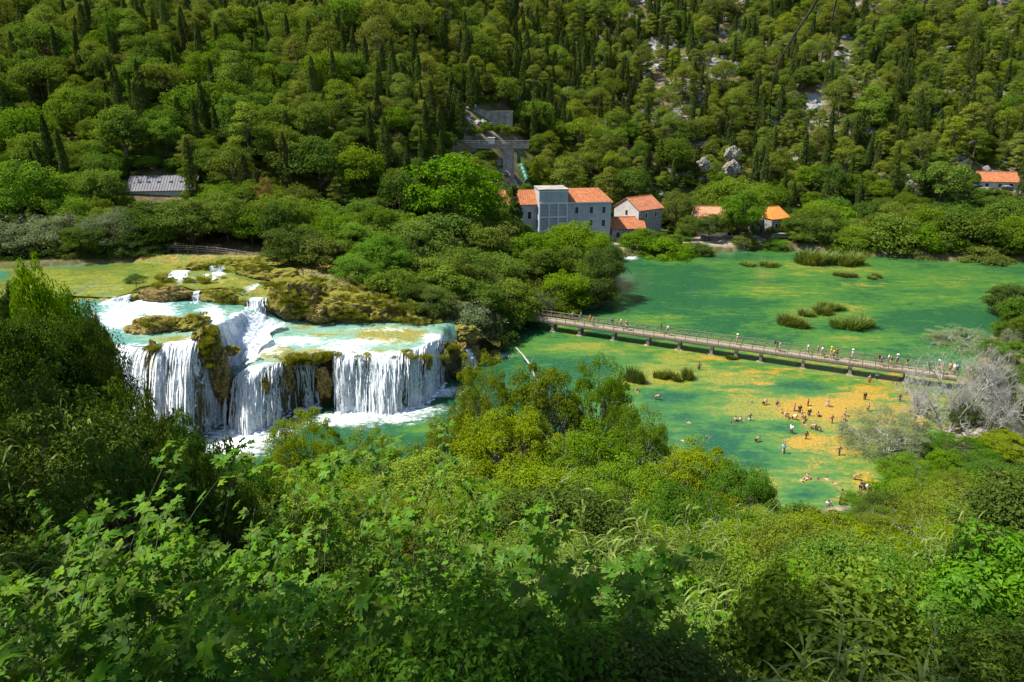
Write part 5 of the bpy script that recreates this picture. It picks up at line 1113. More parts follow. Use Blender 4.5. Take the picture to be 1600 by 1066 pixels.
# ------------------------------------------------------------------ railings beside the travertine
def fence(label, pts, step=1.7, h=1.05, wall=0.0):
    o = empty('wooden_railing', pts[0]); tag(o, label, 'railing', 'wooden railings along the visitor path'); P = np.array(pts, float); b = P[0]
    seg = np.linalg.norm(np.diff(P, axis=0), axis=1); cum = np.concatenate([[0], np.cumsum(seg)]); n = int(cum[-1] / step); S_ = np.linspace(0, cum[-1], n + 1); Q = np.stack([np.interp(S_, cum, P[:, k]) for k in range(3)], 1) - b
    pm = MB().box((0, 0, h / 2 - .2), (.13, .13, h + .4)).mesh('post', M_WOODG)
    for c in Q: p = link('post', pm, o); p.location = tuple(c)
    for z in (h * .95, h * .62, h * .3):
        for i in range(n): MB().bar(Q[i] + (0, -.08, z), Q[i + 1] + (0, -.08, z), .05, .11).build('rail', M_WOODG, o)
    if wall:
        w_ = MB(); rg = np.random.default_rng(3)
        for i in range(n):
            for r_ in range(3):
                for k in range(2):
                    c = Q[i] + (Q[i + 1] - Q[i]) * (k * .5 + .25 + (r_ % 2) * .12) + (0, -.35, -.3 - r_ * wall / 3 - .1); w_.add(IV * rg.uniform(.85, 1.1, (len(IV), 1)) * np.array((step * .27, .25, wall * .19)) + c, IF)
        s = w_.build('rubble_footing', mat_rock('path footing stone', (.20, .18, .14), (.40, .36, .28), (.12, .13, .03), (.7, 1.1)), o); tag(s, kind='stuff')
    return o
fence('upper wooden railing along the path behind the weedy meadow', [at_y(*k) for k in ((262, 392, 111), (300, 393, 110.5), (345, 397, 109.5), (385, 403, 108), (425, 411, 106))], wall=1.2)
fence('lower wooden railing descending to the right beside the mossy bank', [at_y(*k) for k in ((474, 430, 97.5), (505, 439, 96), (545, 454, 94))], wall=1.0)

# ------------------------------------------------------------------ footbridge
A = at_y(822, 505, 110.5); A[2] = 1.75; B = np.array(at_z(1482, 580, 1.7)); B = B + (B - A) * .08
A = np.array(at_z(800, 485, 1.75)); 
A = np.array(at_z(838, 496, 1.75)); Bx = np.array(at_z(1480, 587, 1.6)); D = Bx - A; L = np.linalg.norm(D[:2]) + 1; dx = np.array((D[0], D[1], 0)) / np.linalg.norm(D[:2]); ny = np.array((-dx[1], dx[0], 0))
br = empty('footbridge', A - dx * 4.0); tag(br, 'long grey wooden footbridge on short concrete piers across the lake', 'bridge'); L += 4.0
br.rotation_euler = (0, 0, math.atan2(dx[1], dx[0])); BW = 1.8          # local: x along, y across (away), z up from the deck
BZ = 1.7; br.location.z = BZ
npl = int(L / .30)
pl = MB().box((0, 0, 0), (.275, BW, .06)).mesh('plank', M_WOODG)
rg = np.random.default_rng(8)
for i in range(min(npl, 260)):
    p = link('plank', pl, br); p.location = ((i + .5) * L / npl, rg.uniform(-.02, .02), .03 + rg.uniform(-.006, .006))
for s in (-1, 0, 1): MB().box((L / 2, s * .85, -.20), (L, .22, .36)).build('beam', M_WOODG, br)
MB().box((L / 2, -BW / 2 - .05, -.08), (L, .08, .30)).build('fascia', M_WOODG, br); MB().box((L / 2, BW / 2 + .05, -.08), (L, .08, .30)).build('fascia', M_WOODG, br)
PIER = []
for px, py in ((866, 516), (909, 521), (958, 532), (1012, 540), (1060, 548), (1111, 554), (1149, 560), (1188, 565), (1254, 574), (1327, 583), (1413, 592)):
    g0 = at_z(px, py, 0); s = float((g0 - np.array(br.location)) [:2] @ dx[:2]); PIER.append(s)
    r_ = MB(); 
    for yy in (-.62, .62): r_.box((s, yy, -1.15), (.42, .42, 1.55)); 
    r_.box((s, 0, -.45), (.5, 1.9, .2)); r_.build('pier', M_CONC, br)
    f = MB(); a_ = np.linspace(0, 2 * math.pi, 12, endpoint=False); ra = rg.uniform(.8, 1.15, 12); rb = ra * .65
    f.add(np.concatenate([np.stack([s + 1.0 * ra * np.cos(a_), 1.35 * ra * np.sin(a_), 0 * a_ - 1.9], 1), np.stack([s + .8 * rb * np.cos(a_), 1.2 * rb * np.sin(a_), 0 * a_ - 1.50], 1), [(s, 0, -1.44)]]), np.concatenate([np.stack([np.arange(12), (np.arange(12) + 1) % 12, (np.arange(12) + 1) % 12 + 12, np.arange(12) + 12], 1)]))
    f.add(np.concatenate([np.stack([s + .8 * rb * np.cos(a_), 1.2 * rb * np.sin(a_), 0 * a_ - 1.50], 1), [(s, 0, -1.44)]]), np.stack([np.arange(12), (np.arange(12) + 1) % 12, np.full(12, 12)], 1)); f.build('pier_footing', mat_rock('footing', (.30, .24, .14), (.45, .38, .24), (.2, .19, .04), (.6, 1.0)) if px == 866 else bpy.data.materials['footing'], br)
pm = MB().box((0, 0, .42), (.085, .085, 1.35)).mesh('railing_post', M_WOODG); npost = int(L / 1.55)
for i in range(npost + 1):
    for s in (-1, 1): p = link('railing_post', pm, br); p.location = (i * L / npost, s * (BW / 2 + .02), 0)
for s in (-1, 1):
    for z in (1.05, .58): MB().box((L / 2, s * (BW / 2 + .02 + .065), z), (L, .045, .09)).build('handrail' if z > 1 else 'mid_rail', M_WOODG, br)

# ------------------------------------------------------------------ mossy rocks in the falls
ico = bmesh.new(); bmesh.ops.create_icosphere(ico, subdivisions=5, radius=1); RV = np.array([v.co[:] for v in ico.verts]); RF = np.array([[v.index for v in f.verts] for f in ico.faces]); ico.free()
M_MOSSR = mat_rock('mossy tufa', (.20, .15, .06), (.42, .31, .13), (.185, .17, .022), (.32, .66)); M_OCHR = mat_rock('ochre tufa', (.26, .17, .05), (.42, .30, .11), (.15, .15, .02), (.55, .95))
def rock(label, px, py, y, sx, sy, sz, mat, seed, rz=0, rough=.40, group='mossy rocks among the falls', cat='rock'):
    c = at_y(px, py, y); V = RV * (1 + rough * fbm(RV * 1.6 + seed * 7.1, 4, seed)[:, None] + .20 * (.5 - np.abs(fbm(RV * np.array((2.6, 2.6, 5.5)) + seed, 4, seed)))[:, None]); V = V * np.array((sx, sy, sz))
    o = MB().add(V, RF).build('rock', mat, smooth=False); o.location = tuple(c); o.rotation_euler = (0, 0, rz); tag(o, label, cat, group); return o
for k in [('golden mossy boulder below the upper end of the lower railing', 478, 447, 92, 2.2, 1.6, 1.4, M_MOSSR, 31), ('golden mossy boulder below the middle of the lower railing', 520, 462, 91, 2.6, 1.6, 1.5, M_MOSSR, 32), ('ochre boulder right of the golden mossy ones', 560, 472, 90.5, 2.2, 1.5, 1.2, M_OCHR, 33), ('small golden rock below the dark bush', 615, 492, 89.5, 1.8, 1.2, 1.0, M_OCHR, 34), ('mossy bank stone at the top of the bank by the path', 446, 432, 96, 2.4, 1.4, 1.0, M_MOSSR, 35), ('large rounded mossy mound right of the small upper waterfall', 458, 470, 89, 3.2, 2.4, 3.0, M_MOSSR, 1), ('mossy mound left of the small upper waterfall', 352, 474, 89, 2.9, 2.0, 2.0, M_MOSSR, 2),
    ('long rough brown rock lying in the left pool', 245, 511, 76.5, 3.0, 1.3, 1.15, M_OCHR, 3), ('stony ledge between the meadow and the left pool', 256, 460, 88.3, 2.9, 1.0, 1.1, M_OCHR, 4),
    ('long mossy rock bank behind the middle pool', 530, 482, 88.5, 3.4, 2.2, 2.0, M_MOSSR, 5), ('mossy rock bank at the right behind the middle pool', 590, 490, 88.6, 2.9, 2.0, 1.5, M_MOSSR, 6), ('low ochre boulder left of the long mossy bank', 500, 492, 86.5, 1.5, 1.1, 1.2, M_OCHR, 7),
    ('ochre rock hanging beside the thin trickles', 507, 598, 75.6, .95, 1.0, 1.9, M_OCHR, 8), ('small ochre rock at the right foot of the curtain waterfall', 724, 585, 84.5, 1.3, .9, .8, M_OCHR, 9), ('dark mossy ridge between left waterfalls and the chute', 326, 545, 72.5, 1.1, 1.8, 2.6, M_MOSSR, 10), ('dark mossy lower ridge leaning right beside the chute', 345, 590, 71.8, .9, 1.2, 3.0, M_MOSSR, 18),
    ('grassy green mound dividing the left pool from the chute', 300, 505, 77.5, 1.7, 2.4, 1.0, M_MOSSR, 11), ('small wet rock in the middle of the foaming cascade', 362, 548, 74.5, .9, .8, .55, M_MOSSR, 12), ('dark mossy rock at the right end of the middle pool, under the willow', 722, 522, 90, 2.0, 1.4, 1.2, M_MOSSR, 36), ('wet brown rock below the willow, right of the curtain', 716, 552, 87.5, 1.2, 1.0, 1.6, M_OCHR, 37), ('mossy stone on the curtain lip, left one', 574, 556, 76.6, .55, .6, .35, M_MOSSR, 41), ('mossy stone on the curtain lip, middle one', 634, 551, 77.6, .7, .6, .45, M_MOSSR, 42), ('mossy stone low on the right shoulder of the curtain', 668, 566, 78.3, .5, .6, .9, M_MOSSR, 43), ('mossy stone at the right shoulder of the curtain', 694, 560, 82.6, .6, .7, 1.0, M_MOSSR, 44), ('mossy bulge showing through the split fall', 414, 606, 71.3, .6, .6, 1.3, M_MOSSR, 45), ('dark mossy shelf between the split fall and the trickles', 448, 590, 74.2, .7, .6, 1.5, M_MOSSR, 46), ('mossy block left of the first meadow spill', 258, 434, 96.6, 1.1, .7, .7, M_MOSSR, 38), ('mossy hump on the meadow between two small cascades', 315, 420, 98.5, 2.3, 1.0, .75, M_MOSSR, 13),
    ('mossy hump at the right end of the meadow', 398, 428, 97, 3.0, 1.4, .95, M_MOSSR, 14), ('yellow mossy bank under the upper railing', 392, 413, 102, 4.2, 1.5, .8, M_MOSSR, 15), ('mossy lip rock left of the trickles', 440, 566, 75.2, 1.6, .8, .7, M_MOSSR, 16), ('mossy bump splitting the left waterfalls', 241, 552, 70.0, .42, .5, 1.5, M_MOSSR, 17), ('rough rock at the water below the spit', 735, 553, 90.5, 1.4, 1.2, 1.2, M_OCHR, 19), ('mossy rock at right end of the middle pool', 640, 508, 88, 2.4, 1.4, .9, M_MOSSR, 20)]:
    rock(*k)
# grass on the mounds (stuff) and a bush on the meadow
TUFT = [blade_clump(600 + i, 120, .55, .035, .5, .5, F_TUFT, r0=.45) for i in range(2)]
tuft_src = []
for i, me in enumerate(TUFT):
    t_ = at_y((305, 690)[i], (500, 545)[i], (77.5, 87.5)[i]); o = empty('grass_tuft', t_); tag(o, ('grass tuft on top of the green mound beside the chute', 'grass tuft by the right end of the curtain waterfall')[i], 'grass'); tuft_src.append(link('blades', me, o))
rg = np.random.default_rng(9); pts = []; sc = []
def on_barrier(px, py, y): 
    return at_y(px, py, y)
for (px, py, y, rx, ry, n) in [(300, 505, 77.2, 22, 16, 60), (352, 455, 89, 30, 5, 40), (455, 443, 89, 40, 6, 60), (540, 468, 88.5, 70, 8, 90), (600, 478, 88.5, 40, 8, 60), (315, 414, 98.5, 26, 4, 60), (398, 420, 97, 36, 6, 70), (392, 407, 102, 45, 5, 60), (255, 448, 89, 24, 4, 40), (455, 560, 75.6, 30, 4, 60), (512, 553, 76.6, 14, 3, 30), (325, 520, 72, 10, 8, 30), (240, 541, 70.2, 10, 3, 20), (440, 566, 75, 14, 3, 30), (700, 540, 86, 12, 8, 40), (640, 500, 88, 30, 5, 40), (480, 440, 92, 34, 8, 70), (525, 455, 91, 36, 8, 80), (565, 466, 90.5, 34, 7, 70), (455, 470, 86.8, 34, 16, 80), (352, 474, 87.2, 26, 12, 60), (530, 490, 86.6, 50, 10, 70), (470, 560, 75.4, 36, 8, 90), (322, 545, 70.6, 12, 22, 60), (600, 556, 77, 90, 3, 60), (690, 545, 84, 14, 12, 40), (245, 505, 76, 30, 8, 40), (280, 440, 93, 50, 8, 80)]:
    for i in range(n): pts.append(at_y(px + rg.normal(0, rx * .55), py + rg.normal(0, ry * .55), y + rg.normal(0, .5)) - (0, 0, .25)); sc.append(rg.uniform(.5, 1.3))
sc = np.array(sc); s_ = scatter('grass_on_the_mounds', pts, sc, sc, [i % 2 for i in range(len(pts))], tuft_src)
q = at_y(212, 447, 91); plant('meadow_bush', MIDS['dark'][1], q[0], 91, q[2], 1.6, 2.6, label='small dark green bush standing alone on the weedy meadow', cat='bush')
# ------------------------------------------------------------------ reeds in the lake
for i, (px, pyb, wpx, hpx, lb) in enumerate([(1248, 513, 26, 24, 'brownish round reed tuft, left of the pair in the lake'), (1335, 514, 32, 24, 'green reed tuft, right of the pair in the lake'), (1278, 492, 26, 16, 'flat reed tuft behind the pair in the lake'), (1309, 486, 22, 18, 'reed tuft farthest back of the cluster in the lake'), (1322, 433, 16, 11, 'small dark reed tuft near the tall reed stand'), (1368, 435, 13, 11, 'small reed tuft right of the tall reed stand, alone'), (1290, 414, 34, 30, 'tall grey green reed stand, left half, at the far shore'), (1322, 415, 28, 27, 'tall reed stand, right half, at the far shore'), (1192, 416, 26, 9, 'low flat reed patch in the far lake'),
        (997, 600, 18, 34, 'dark upright reed tuft beside the yellow green trees'), (1036, 592, 14, 20, 'reed tuft in the middle of three below the footbridge'), (1068, 594, 17, 26, 'rightmost reed tuft of three below the footbridge'), (1149, 562, 11, 10, 'small green reed tuft at the foot of a bridge pier'), (1255, 411, 14, 20, 'reed clump at the left end of the tall stand')]):
    p = at_z(px, pyb, 0); f = float(proj(p[0], p[1], 0)[2]); h = hpx * .82 * f / FPX / .95; ww = wpx * f / FPX / .9
    o = plant('reed_tuft', [REEDS[i % 3]], p[0], p[1] + ww * .25, -.12, h * 1.05, ww, rz=R0.uniform(-.5, .5), label=lb, cat='reeds', group='reed tufts in the lake', parts=('blades',), rng=R0)
# ------------------------------------------------------------------ bare grey trees on the right bank, dead log, boulders
BARE = [bare_meshes(700 + i, M_PALEBARK, n=5) for i in range(2)]
BH = [max(v.co.z for v in b_[0].vertices) for b_ in BARE]; BRD = [max(math.hypot(v.co.x, v.co.y) for v in b_[0].vertices) for b_ in BARE]
for i, (px, py, y, hw, lb) in enumerate([(1462, 555, 73, 1.5, 'bare grey tree at the end of the footbridge, leftmost of the bare trees'), (1530, 532, 72, 1.65, 'tallest bare grey tree on the right bank'), (1590, 540, 70, 1.6, 'bare grey tree at the right edge'), (1500, 585, 68, 1.3, 'low bare grey tree in front of the tallest one'), (1565, 600, 66, 1.25, 'low bare grey tree with thick pale stem near the right edge'), (1440, 600, 71, 1.1, 'small bare grey tree left of the low one, over the shallows')]):
    p = at_y(px, py, y); z = max(gz(p[0], y), -.1); h = max(p[2] - z, 3); plant('bare_tree', BARE[i % 2], p[0], y, z, h / BH[i % 2], h * .62 * hw / 1.4 / BRD[i % 2], label=lb, cat='tree', group='bare trees on the right bank', parts=('twigs', 'branches'), rng=R0)
m = MB(); c = [at_z(*k) for k in ((806, 543, 1.9), (818, 556, 1.3), (828, 570, .8), (834, 585, .35), (843, 600, -.1))]; m.tube(c, [.07, .12, .15, .17, .12], 7); m.tube([c[2], c[2] + (.5, .2, .9), c[2] + (.6, .1, 1.5)], [.06, .04, .02], 5); m.tube([c[3], c[3] + (-.6, -.1, .5), c[3] + (-1.0, 0, .6)], [.06, .04, .02], 5); o = m.build('dead_trunk', M_PALEBARK, smooth=True); tag(o, 'pale dead trunk leaning into the water right of the falls', 'log')
for i, (px, py, y, s, lb) in enumerate([(1530, 678, 66, 1.2, 'pale boulder under the bare trees'), (1470, 690, 64, .8, 'small pale boulder below the bare trees'), (1405, 775, 53, .7, 'small boulder at the shore beside the bathers'), (1100, 258, 193, 1.3, 'pale limestone crag above the cottage with faded roof'), (1142, 262, 193, 1.5, 'tall pale limestone slab left of a dark cypress group'), (1144, 240, 197, 1.6, 'upper pale limestone slab above the other one')]):
    rock(lb, px, py, y, s * 1.2, s, s * (1.2 if py < 300 else .6), mat_rock('pale limestone', (.27, .24, .195), (.44, .40, .34), (.15, .14, .06), (.62, 1.0)) if i == 0 else bpy.data.materials['pale limestone'], 40 + i, group='pale boulders')
# dark bare twigs hanging in from above
for i, (P_, lb) in enumerate([([(1292, -30, 5.2), (1268, 15, 5.2), (1240, 55, 5.2), (1218, 95, 5.2), (1206, 135, 5.2), (1203, 185, 5.2)], 'long dark curved twig hanging from above in front of the hill'), ([(1315, -40, 6.0), (1306, 5, 6.0), (1298, 40, 6.0), (1292, 62, 6.0)], 'short dark twig hanging beside the long curved one')]):
    C = [at_y(*k) for k in P_]; m = MB(); m.tube([C[0] + (.9, -.6, 1.6), C[0] + (.3, -.2, .5)] + C, np.linspace(.014, .0032, len(C) + 2), 5)
    o = m.build('hanging_twig', M_TWIG, smooth=True); tag(o, lb, 'twig', 'twigs hanging in front of the hill')
# ------------------------------------------------------------------ people
def skin_body(joints, edges, rad, sub=1):
    me = bpy.data.meshes.new('body'); names = list(joints); me.from_pydata([joints[n] for n in names], [(names.index(a), names.index(b)) for a, b in edges], [])
    o = bpy.data.objects.new('tmp', me); COL.objects.link(o); sk = o.modifiers.new('s', 'SKIN'); sk.use_smooth_shade = True
    for i, n in enumerate(names):
        v = me.skin_vertices[0].data[i]; r = rad[n]; v.radius = (r, r) if not isinstance(r, tuple) else r; v.use_root = (n == names[0])
    sb = o.modifiers.new('d', 'SUBSURF'); sb.levels = sub; sb.render_levels = sub
    dg = bpy.context.evaluated_depsgraph_get(); dg.update(); m2 = bpy.data.meshes.new_from_object(o.evaluated_get(dg)); bpy.data.objects.remove(o); bpy.data.meshes.remove(me); return m2
JR = dict(pelvis=(.155, .115), belly=(.14, .105), chest=(.165, .115), neck=.055, head=.085, crown=.075, shL=.06, shR=.06, elL=.042, elR=.042, haL=.032, haR=.032, fiL=.022, fiR=.022, hiL=.095, hiR=.095, knL=.06, knR=.06, anL=.04, anR=.04, toL=.035, toR=.035)
JE = [('pelvis', 'belly'), ('belly', 'chest'), ('chest', 'neck'), ('neck', 'head'), ('head', 'crown'), ('chest', 'shL'), ('shL', 'elL'), ('elL', 'haL'), ('haL', 'fiL'), ('chest', 'shR'), ('shR', 'elR'), ('elR', 'haR'), ('haR', 'fiR'), ('pelvis', 'hiL'), ('hiL', 'knL'), ('knL', 'anL'), ('anL', 'toL'), ('pelvis', 'hiR'), ('hiR', 'knR'), ('knR', 'anR'), ('anR', 'toR')]
STAND = dict(pelvis=(0, 0, .92), belly=(0, 0, 1.08), chest=(0, 0, 1.30), neck=(0, 0, 1.46), head=(0, -.02, 1.56), crown=(0, -.01, 1.66), shL=(-.2, 0, 1.38), shR=(.2, 0, 1.38), elL=(-.26, .02, 1.1), elR=(.26, .02, 1.1), haL=(-.27, -.06, .86), haR=(.27, -.06, .86), fiL=(-.27, -.08, .77), fiR=(.27, -.08, .77), hiL=(-.1, 0, .84), hiR=(.1, 0, .84), knL=(-.11, -.02, .48), knR=(.11, -.02, .48), anL=(-.11, .02, .08), anR=(.11, .02, .08), toL=(-.12, -.14, .04), toR=(.12, -.14, .04))
def pose(**k): d = dict(STAND); d.update(k); return d
WALK = pose(knL=(-.1, -.2, .5), anL=(-.1, -.24, .09), toL=(-.1, -.4, .05), knR=(.1, .04, .47), anR=(.1, .3, .12), toR=(.1, .2, .05), elL=(-.26, .12, 1.12), haL=(-.26, .12, .9), fiL=(-.26, .1, .8), elR=(.26, -.1, 1.12), haR=(.25, -.28, .98), fiR=(.25, -.34, .92))
ARMUP = pose(elR=(.38, -.05, 1.5), haR=(.34, -.1, 1.74), fiR=(.32, -.1, 1.82), elL=(-.38, 0, 1.22), haL=(-.24, -.1, 1.06), fiL=(-.2, -.12, 1.0))
BEND = pose(belly=(0, -.14, 1.0), chest=(0, -.36, 1.1), neck=(0, -.5, 1.12), head=(0, -.6, 1.12), crown=(0, -.7, 1.1), shL=(-.19, -.42, 1.08), shR=(.19, -.42, 1.08), elL=(-.2, -.46, .84), elR=(.2, -.46, .84), haL=(-.14, -.5, .62), haR=(.14, -.5, .62), fiL=(-.12, -.52, .54), fiR=(.12, -.52, .54))
SIT = pose(pelvis=(0, 0, .14), belly=(0, .03, .32), chest=(0, .02, .54), neck=(0, 0, .70), head=(0, -.03, .80), crown=(0, -.02, .90), shL=(-.2, 0, .62), shR=(.2, 0, .62), elL=(-.27, -.06, .38), elR=(.27, -.06, .38), haL=(-.2, -.24, .32), haR=(.2, -.24, .32), fiL=(-.17, -.32, .32), fiR=(.17, -.32, .32), hiL=(-.1, -.06, .13), hiR=(.1, -.06, .13), knL=(-.13, -.44, .36), knR=(.13, -.44, .36), anL=(-.12, -.72, .06), anR=(.12, -.72, .06), toL=(-.12, -.86, .05), toR=(.12, -.86, .05))
SWIM = pose(pelvis=(0, .5, -.06), belly=(0, .32, -.03), chest=(0, .1, .03), neck=(0, -.04, .1), head=(0, -.13, .17), crown=(0, -.17, .26), shL=(-.19, .04, .04), shR=(.19, .04, .04), elL=(-.36, -.2, .0), elR=(.36, -.2, .0), haL=(-.3, -.44, .02), haR=(.3, -.44, .02), fiL=(-.28, -.52, .02), fiR=(.28, -.52, .02), hiL=(-.1, .6, -.08), hiR=(.1, .6, -.08), knL=(-.13, 1.0, -.1), knR=(.13, 1.0, -.06), anL=(-.14, 1.4, -.1), anR=(.14, 1.4, -.02), toL=(-.14, 1.54, -.1), toR=(.14, 1.54, -.02))
POSES = dict(stand=STAND, walk=WALK, armup=ARMUP, bend=BEND, sit=SIT, swim=SWIM)
def col(name, c, rough=.8): return plain(name, c, rough, .2, .08, 8)
SKIN = [col('skin %s' % n, c, .6) for n, c in (('fair', (.40, .225, .145)), ('tanned', (.29, .145, .085)), ('brown', (.20, .10, .06)))]
HAIR = [col('%s hair' % n, c) for n, c in (('dark', (.02, .015, .012)), ('brown', (.08, .045, .025)), ('blond', (.35, .24, .10)))]
CL = {n: col('%s cloth' % n, c) for n, c in dict(white=(.75, .75, .74), black=(.02, .02, .025), blue=(.05, .14, .42), orange=(.72, .18, .03), red=(.55, .05, .05), pink=(.70, .28, .36), yellow=(.80, .55, .04), lilac=(.52, .40, .62), grey=(.32, .33, .35), green=(.05, .30, .15), navy=(.02, .03, .10), turquoise=(.10, .42, .48), brown=(.20, .12, .07), purple=(.18, .06, .25), cyan=(.25, .55, .70)).items()}
PM = {}
for nm, J in POSES.items():
    body = skin_body(J, JE, JR, 1)
    gr = {k: (tuple(q * 1.13 for q in v) if isinstance(v, tuple) else v * 1.25) for k, v in JR.items()}
    mid = lambda a, b, t: tuple(np.array(J[a]) * (1 - t) + np.array(J[b]) * t)
    Js = dict(belly=mid('pelvis', 'belly', .2), chest=J['chest'], top=mid('chest', 'neck', .45), shL=J['shL'], sL=mid('shL', 'elL', .6), shR=J['shR'], sR=mid('shR', 'elR', .6))
    shirt = skin_body(Js, [('belly', 'chest'), ('chest', 'top'), ('chest', 'shL'), ('shL', 'sL'), ('chest', 'shR'), ('shR', 'sR')], dict(belly=(.18, .135), chest=(.185, .132), top=.085, shL=.075, sL=.065, shR=.075, sR=.065), 1)
    Jp = dict(pelvis=J['pelvis'], up=mid('pelvis', 'belly', .35), hiL=J['hiL'], kL=mid('hiL', 'knL', .6), hiR=J['hiR'], kR=mid('hiR', 'knR', .6))
    shorts = skin_body(Jp, [('pelvis', 'up'), ('pelvis', 'hiL'), ('hiL', 'kL'), ('pelvis', 'hiR'), ('hiR', 'kR')], dict(pelvis=(.178, .14), up=(.165, .128), hiL=.115, kL=.095, hiR=.115, kR=.095), 1)
    Jh = dict(a=tuple(np.array(J['crown']) + (0, .025, .0)), b=tuple(np.array(J['head']) + np.array((0, .035, .02))), c=tuple(np.array(J['neck']) + (0, .05, .02)))
    hair = skin_body(Jh, [('a', 'b'), ('b', 'c')], dict(a=.082, b=.088, c=.05), 1)
    for m_ in (body, shirt, shorts, hair): m_.materials.clear(); m_.materials.append(SKIN[0])
    hd = np.array(J['head']); fw = nrm(np.array((0, -1.0, 0))) if nm not in ('bend',) else nrm(np.array((0, -.5, -.8)))
    face = MB(); 
    for s in (-1, 1): c = hd + fw * .082 + (s * .03, 0, .012); face.add(IV * np.array((.013, .012, .009)) + c, IF, 0)
    face.add(IV * np.array((.012, .02, .018)) + hd + fw * .088 + (0, 0, -.015), IF, 1); face.add(IV * np.array((.022, .008, .006)) + hd + fw * .08 + (0, 0, -.05), IF, 2)
    PM[nm] = (body, shirt, shorts, hair, face.mesh('face', [HAIR[0], SKIN[0], CL['red']]))
    for t_ in ('brim',): pass
HAT = MB().tube([(0, 0, 0), (0, 0, .012)], [.17, .165], 12).tube([(0, 0, .01), (0, 0, .09), (0, 0, .12)], [.10, .095, .05], 12).mesh('hat', CL['yellow'])
PACK = MB().box((0, .2, 1.22), (.30, .18, .44)).box((0, .31, 1.12), (.24, .06, .22)).mesh('backpack', CL['blue'])
PEOPLE_LABELS = set(); PR = random.Random(21)
def slot(o, m): o.material_slots[0].link = 'OBJECT'; o.material_slots[0].material = m
def person(x, y, z, ps, rz, top, bottom, label, group, skin=1, hair=0, hat=None, pack=None, scale=1.0):
    b, sh, so, ha, fa = PM[ps]; o = link('person', b); o.location = (x, y, z); o.rotation_euler = (0, 0, rz); o.scale = (scale,) * 3; slot(o, SKIN[skin]); tag(o, label, 'person', group)
    h = link('hair', ha, o); slot(h, HAIR[hair]); link('face', fa, o)
    if top: c = link('shirt', sh, o); slot(c, CL[top])
    if bottom: c = link('shorts', so, o); slot(c, CL[bottom])
    if hat: c = link('hat', HAT, o); c.location = tuple(np.array(POSES[ps]['crown']) + (0, 0, .0)); slot(c, CL[hat])
    if pack: c = link('backpack', PACK, o); slot(c, CL[pack])
    return o
def on_bridge(px, off): # point of the deck seen at the pixel column px
    s = np.linspace(0, L, 900); P_ = np.array(br.location)[None, :] + s[:, None] * dx + ny * off; a, b, f = proj(P_[:, 0], P_[:, 1], P_[:, 2]); return P_[np.argmin(abs(a - px))]
G_BR = 'people crossing the footbridge'; ang = math.atan2(dx[1], dx[0])
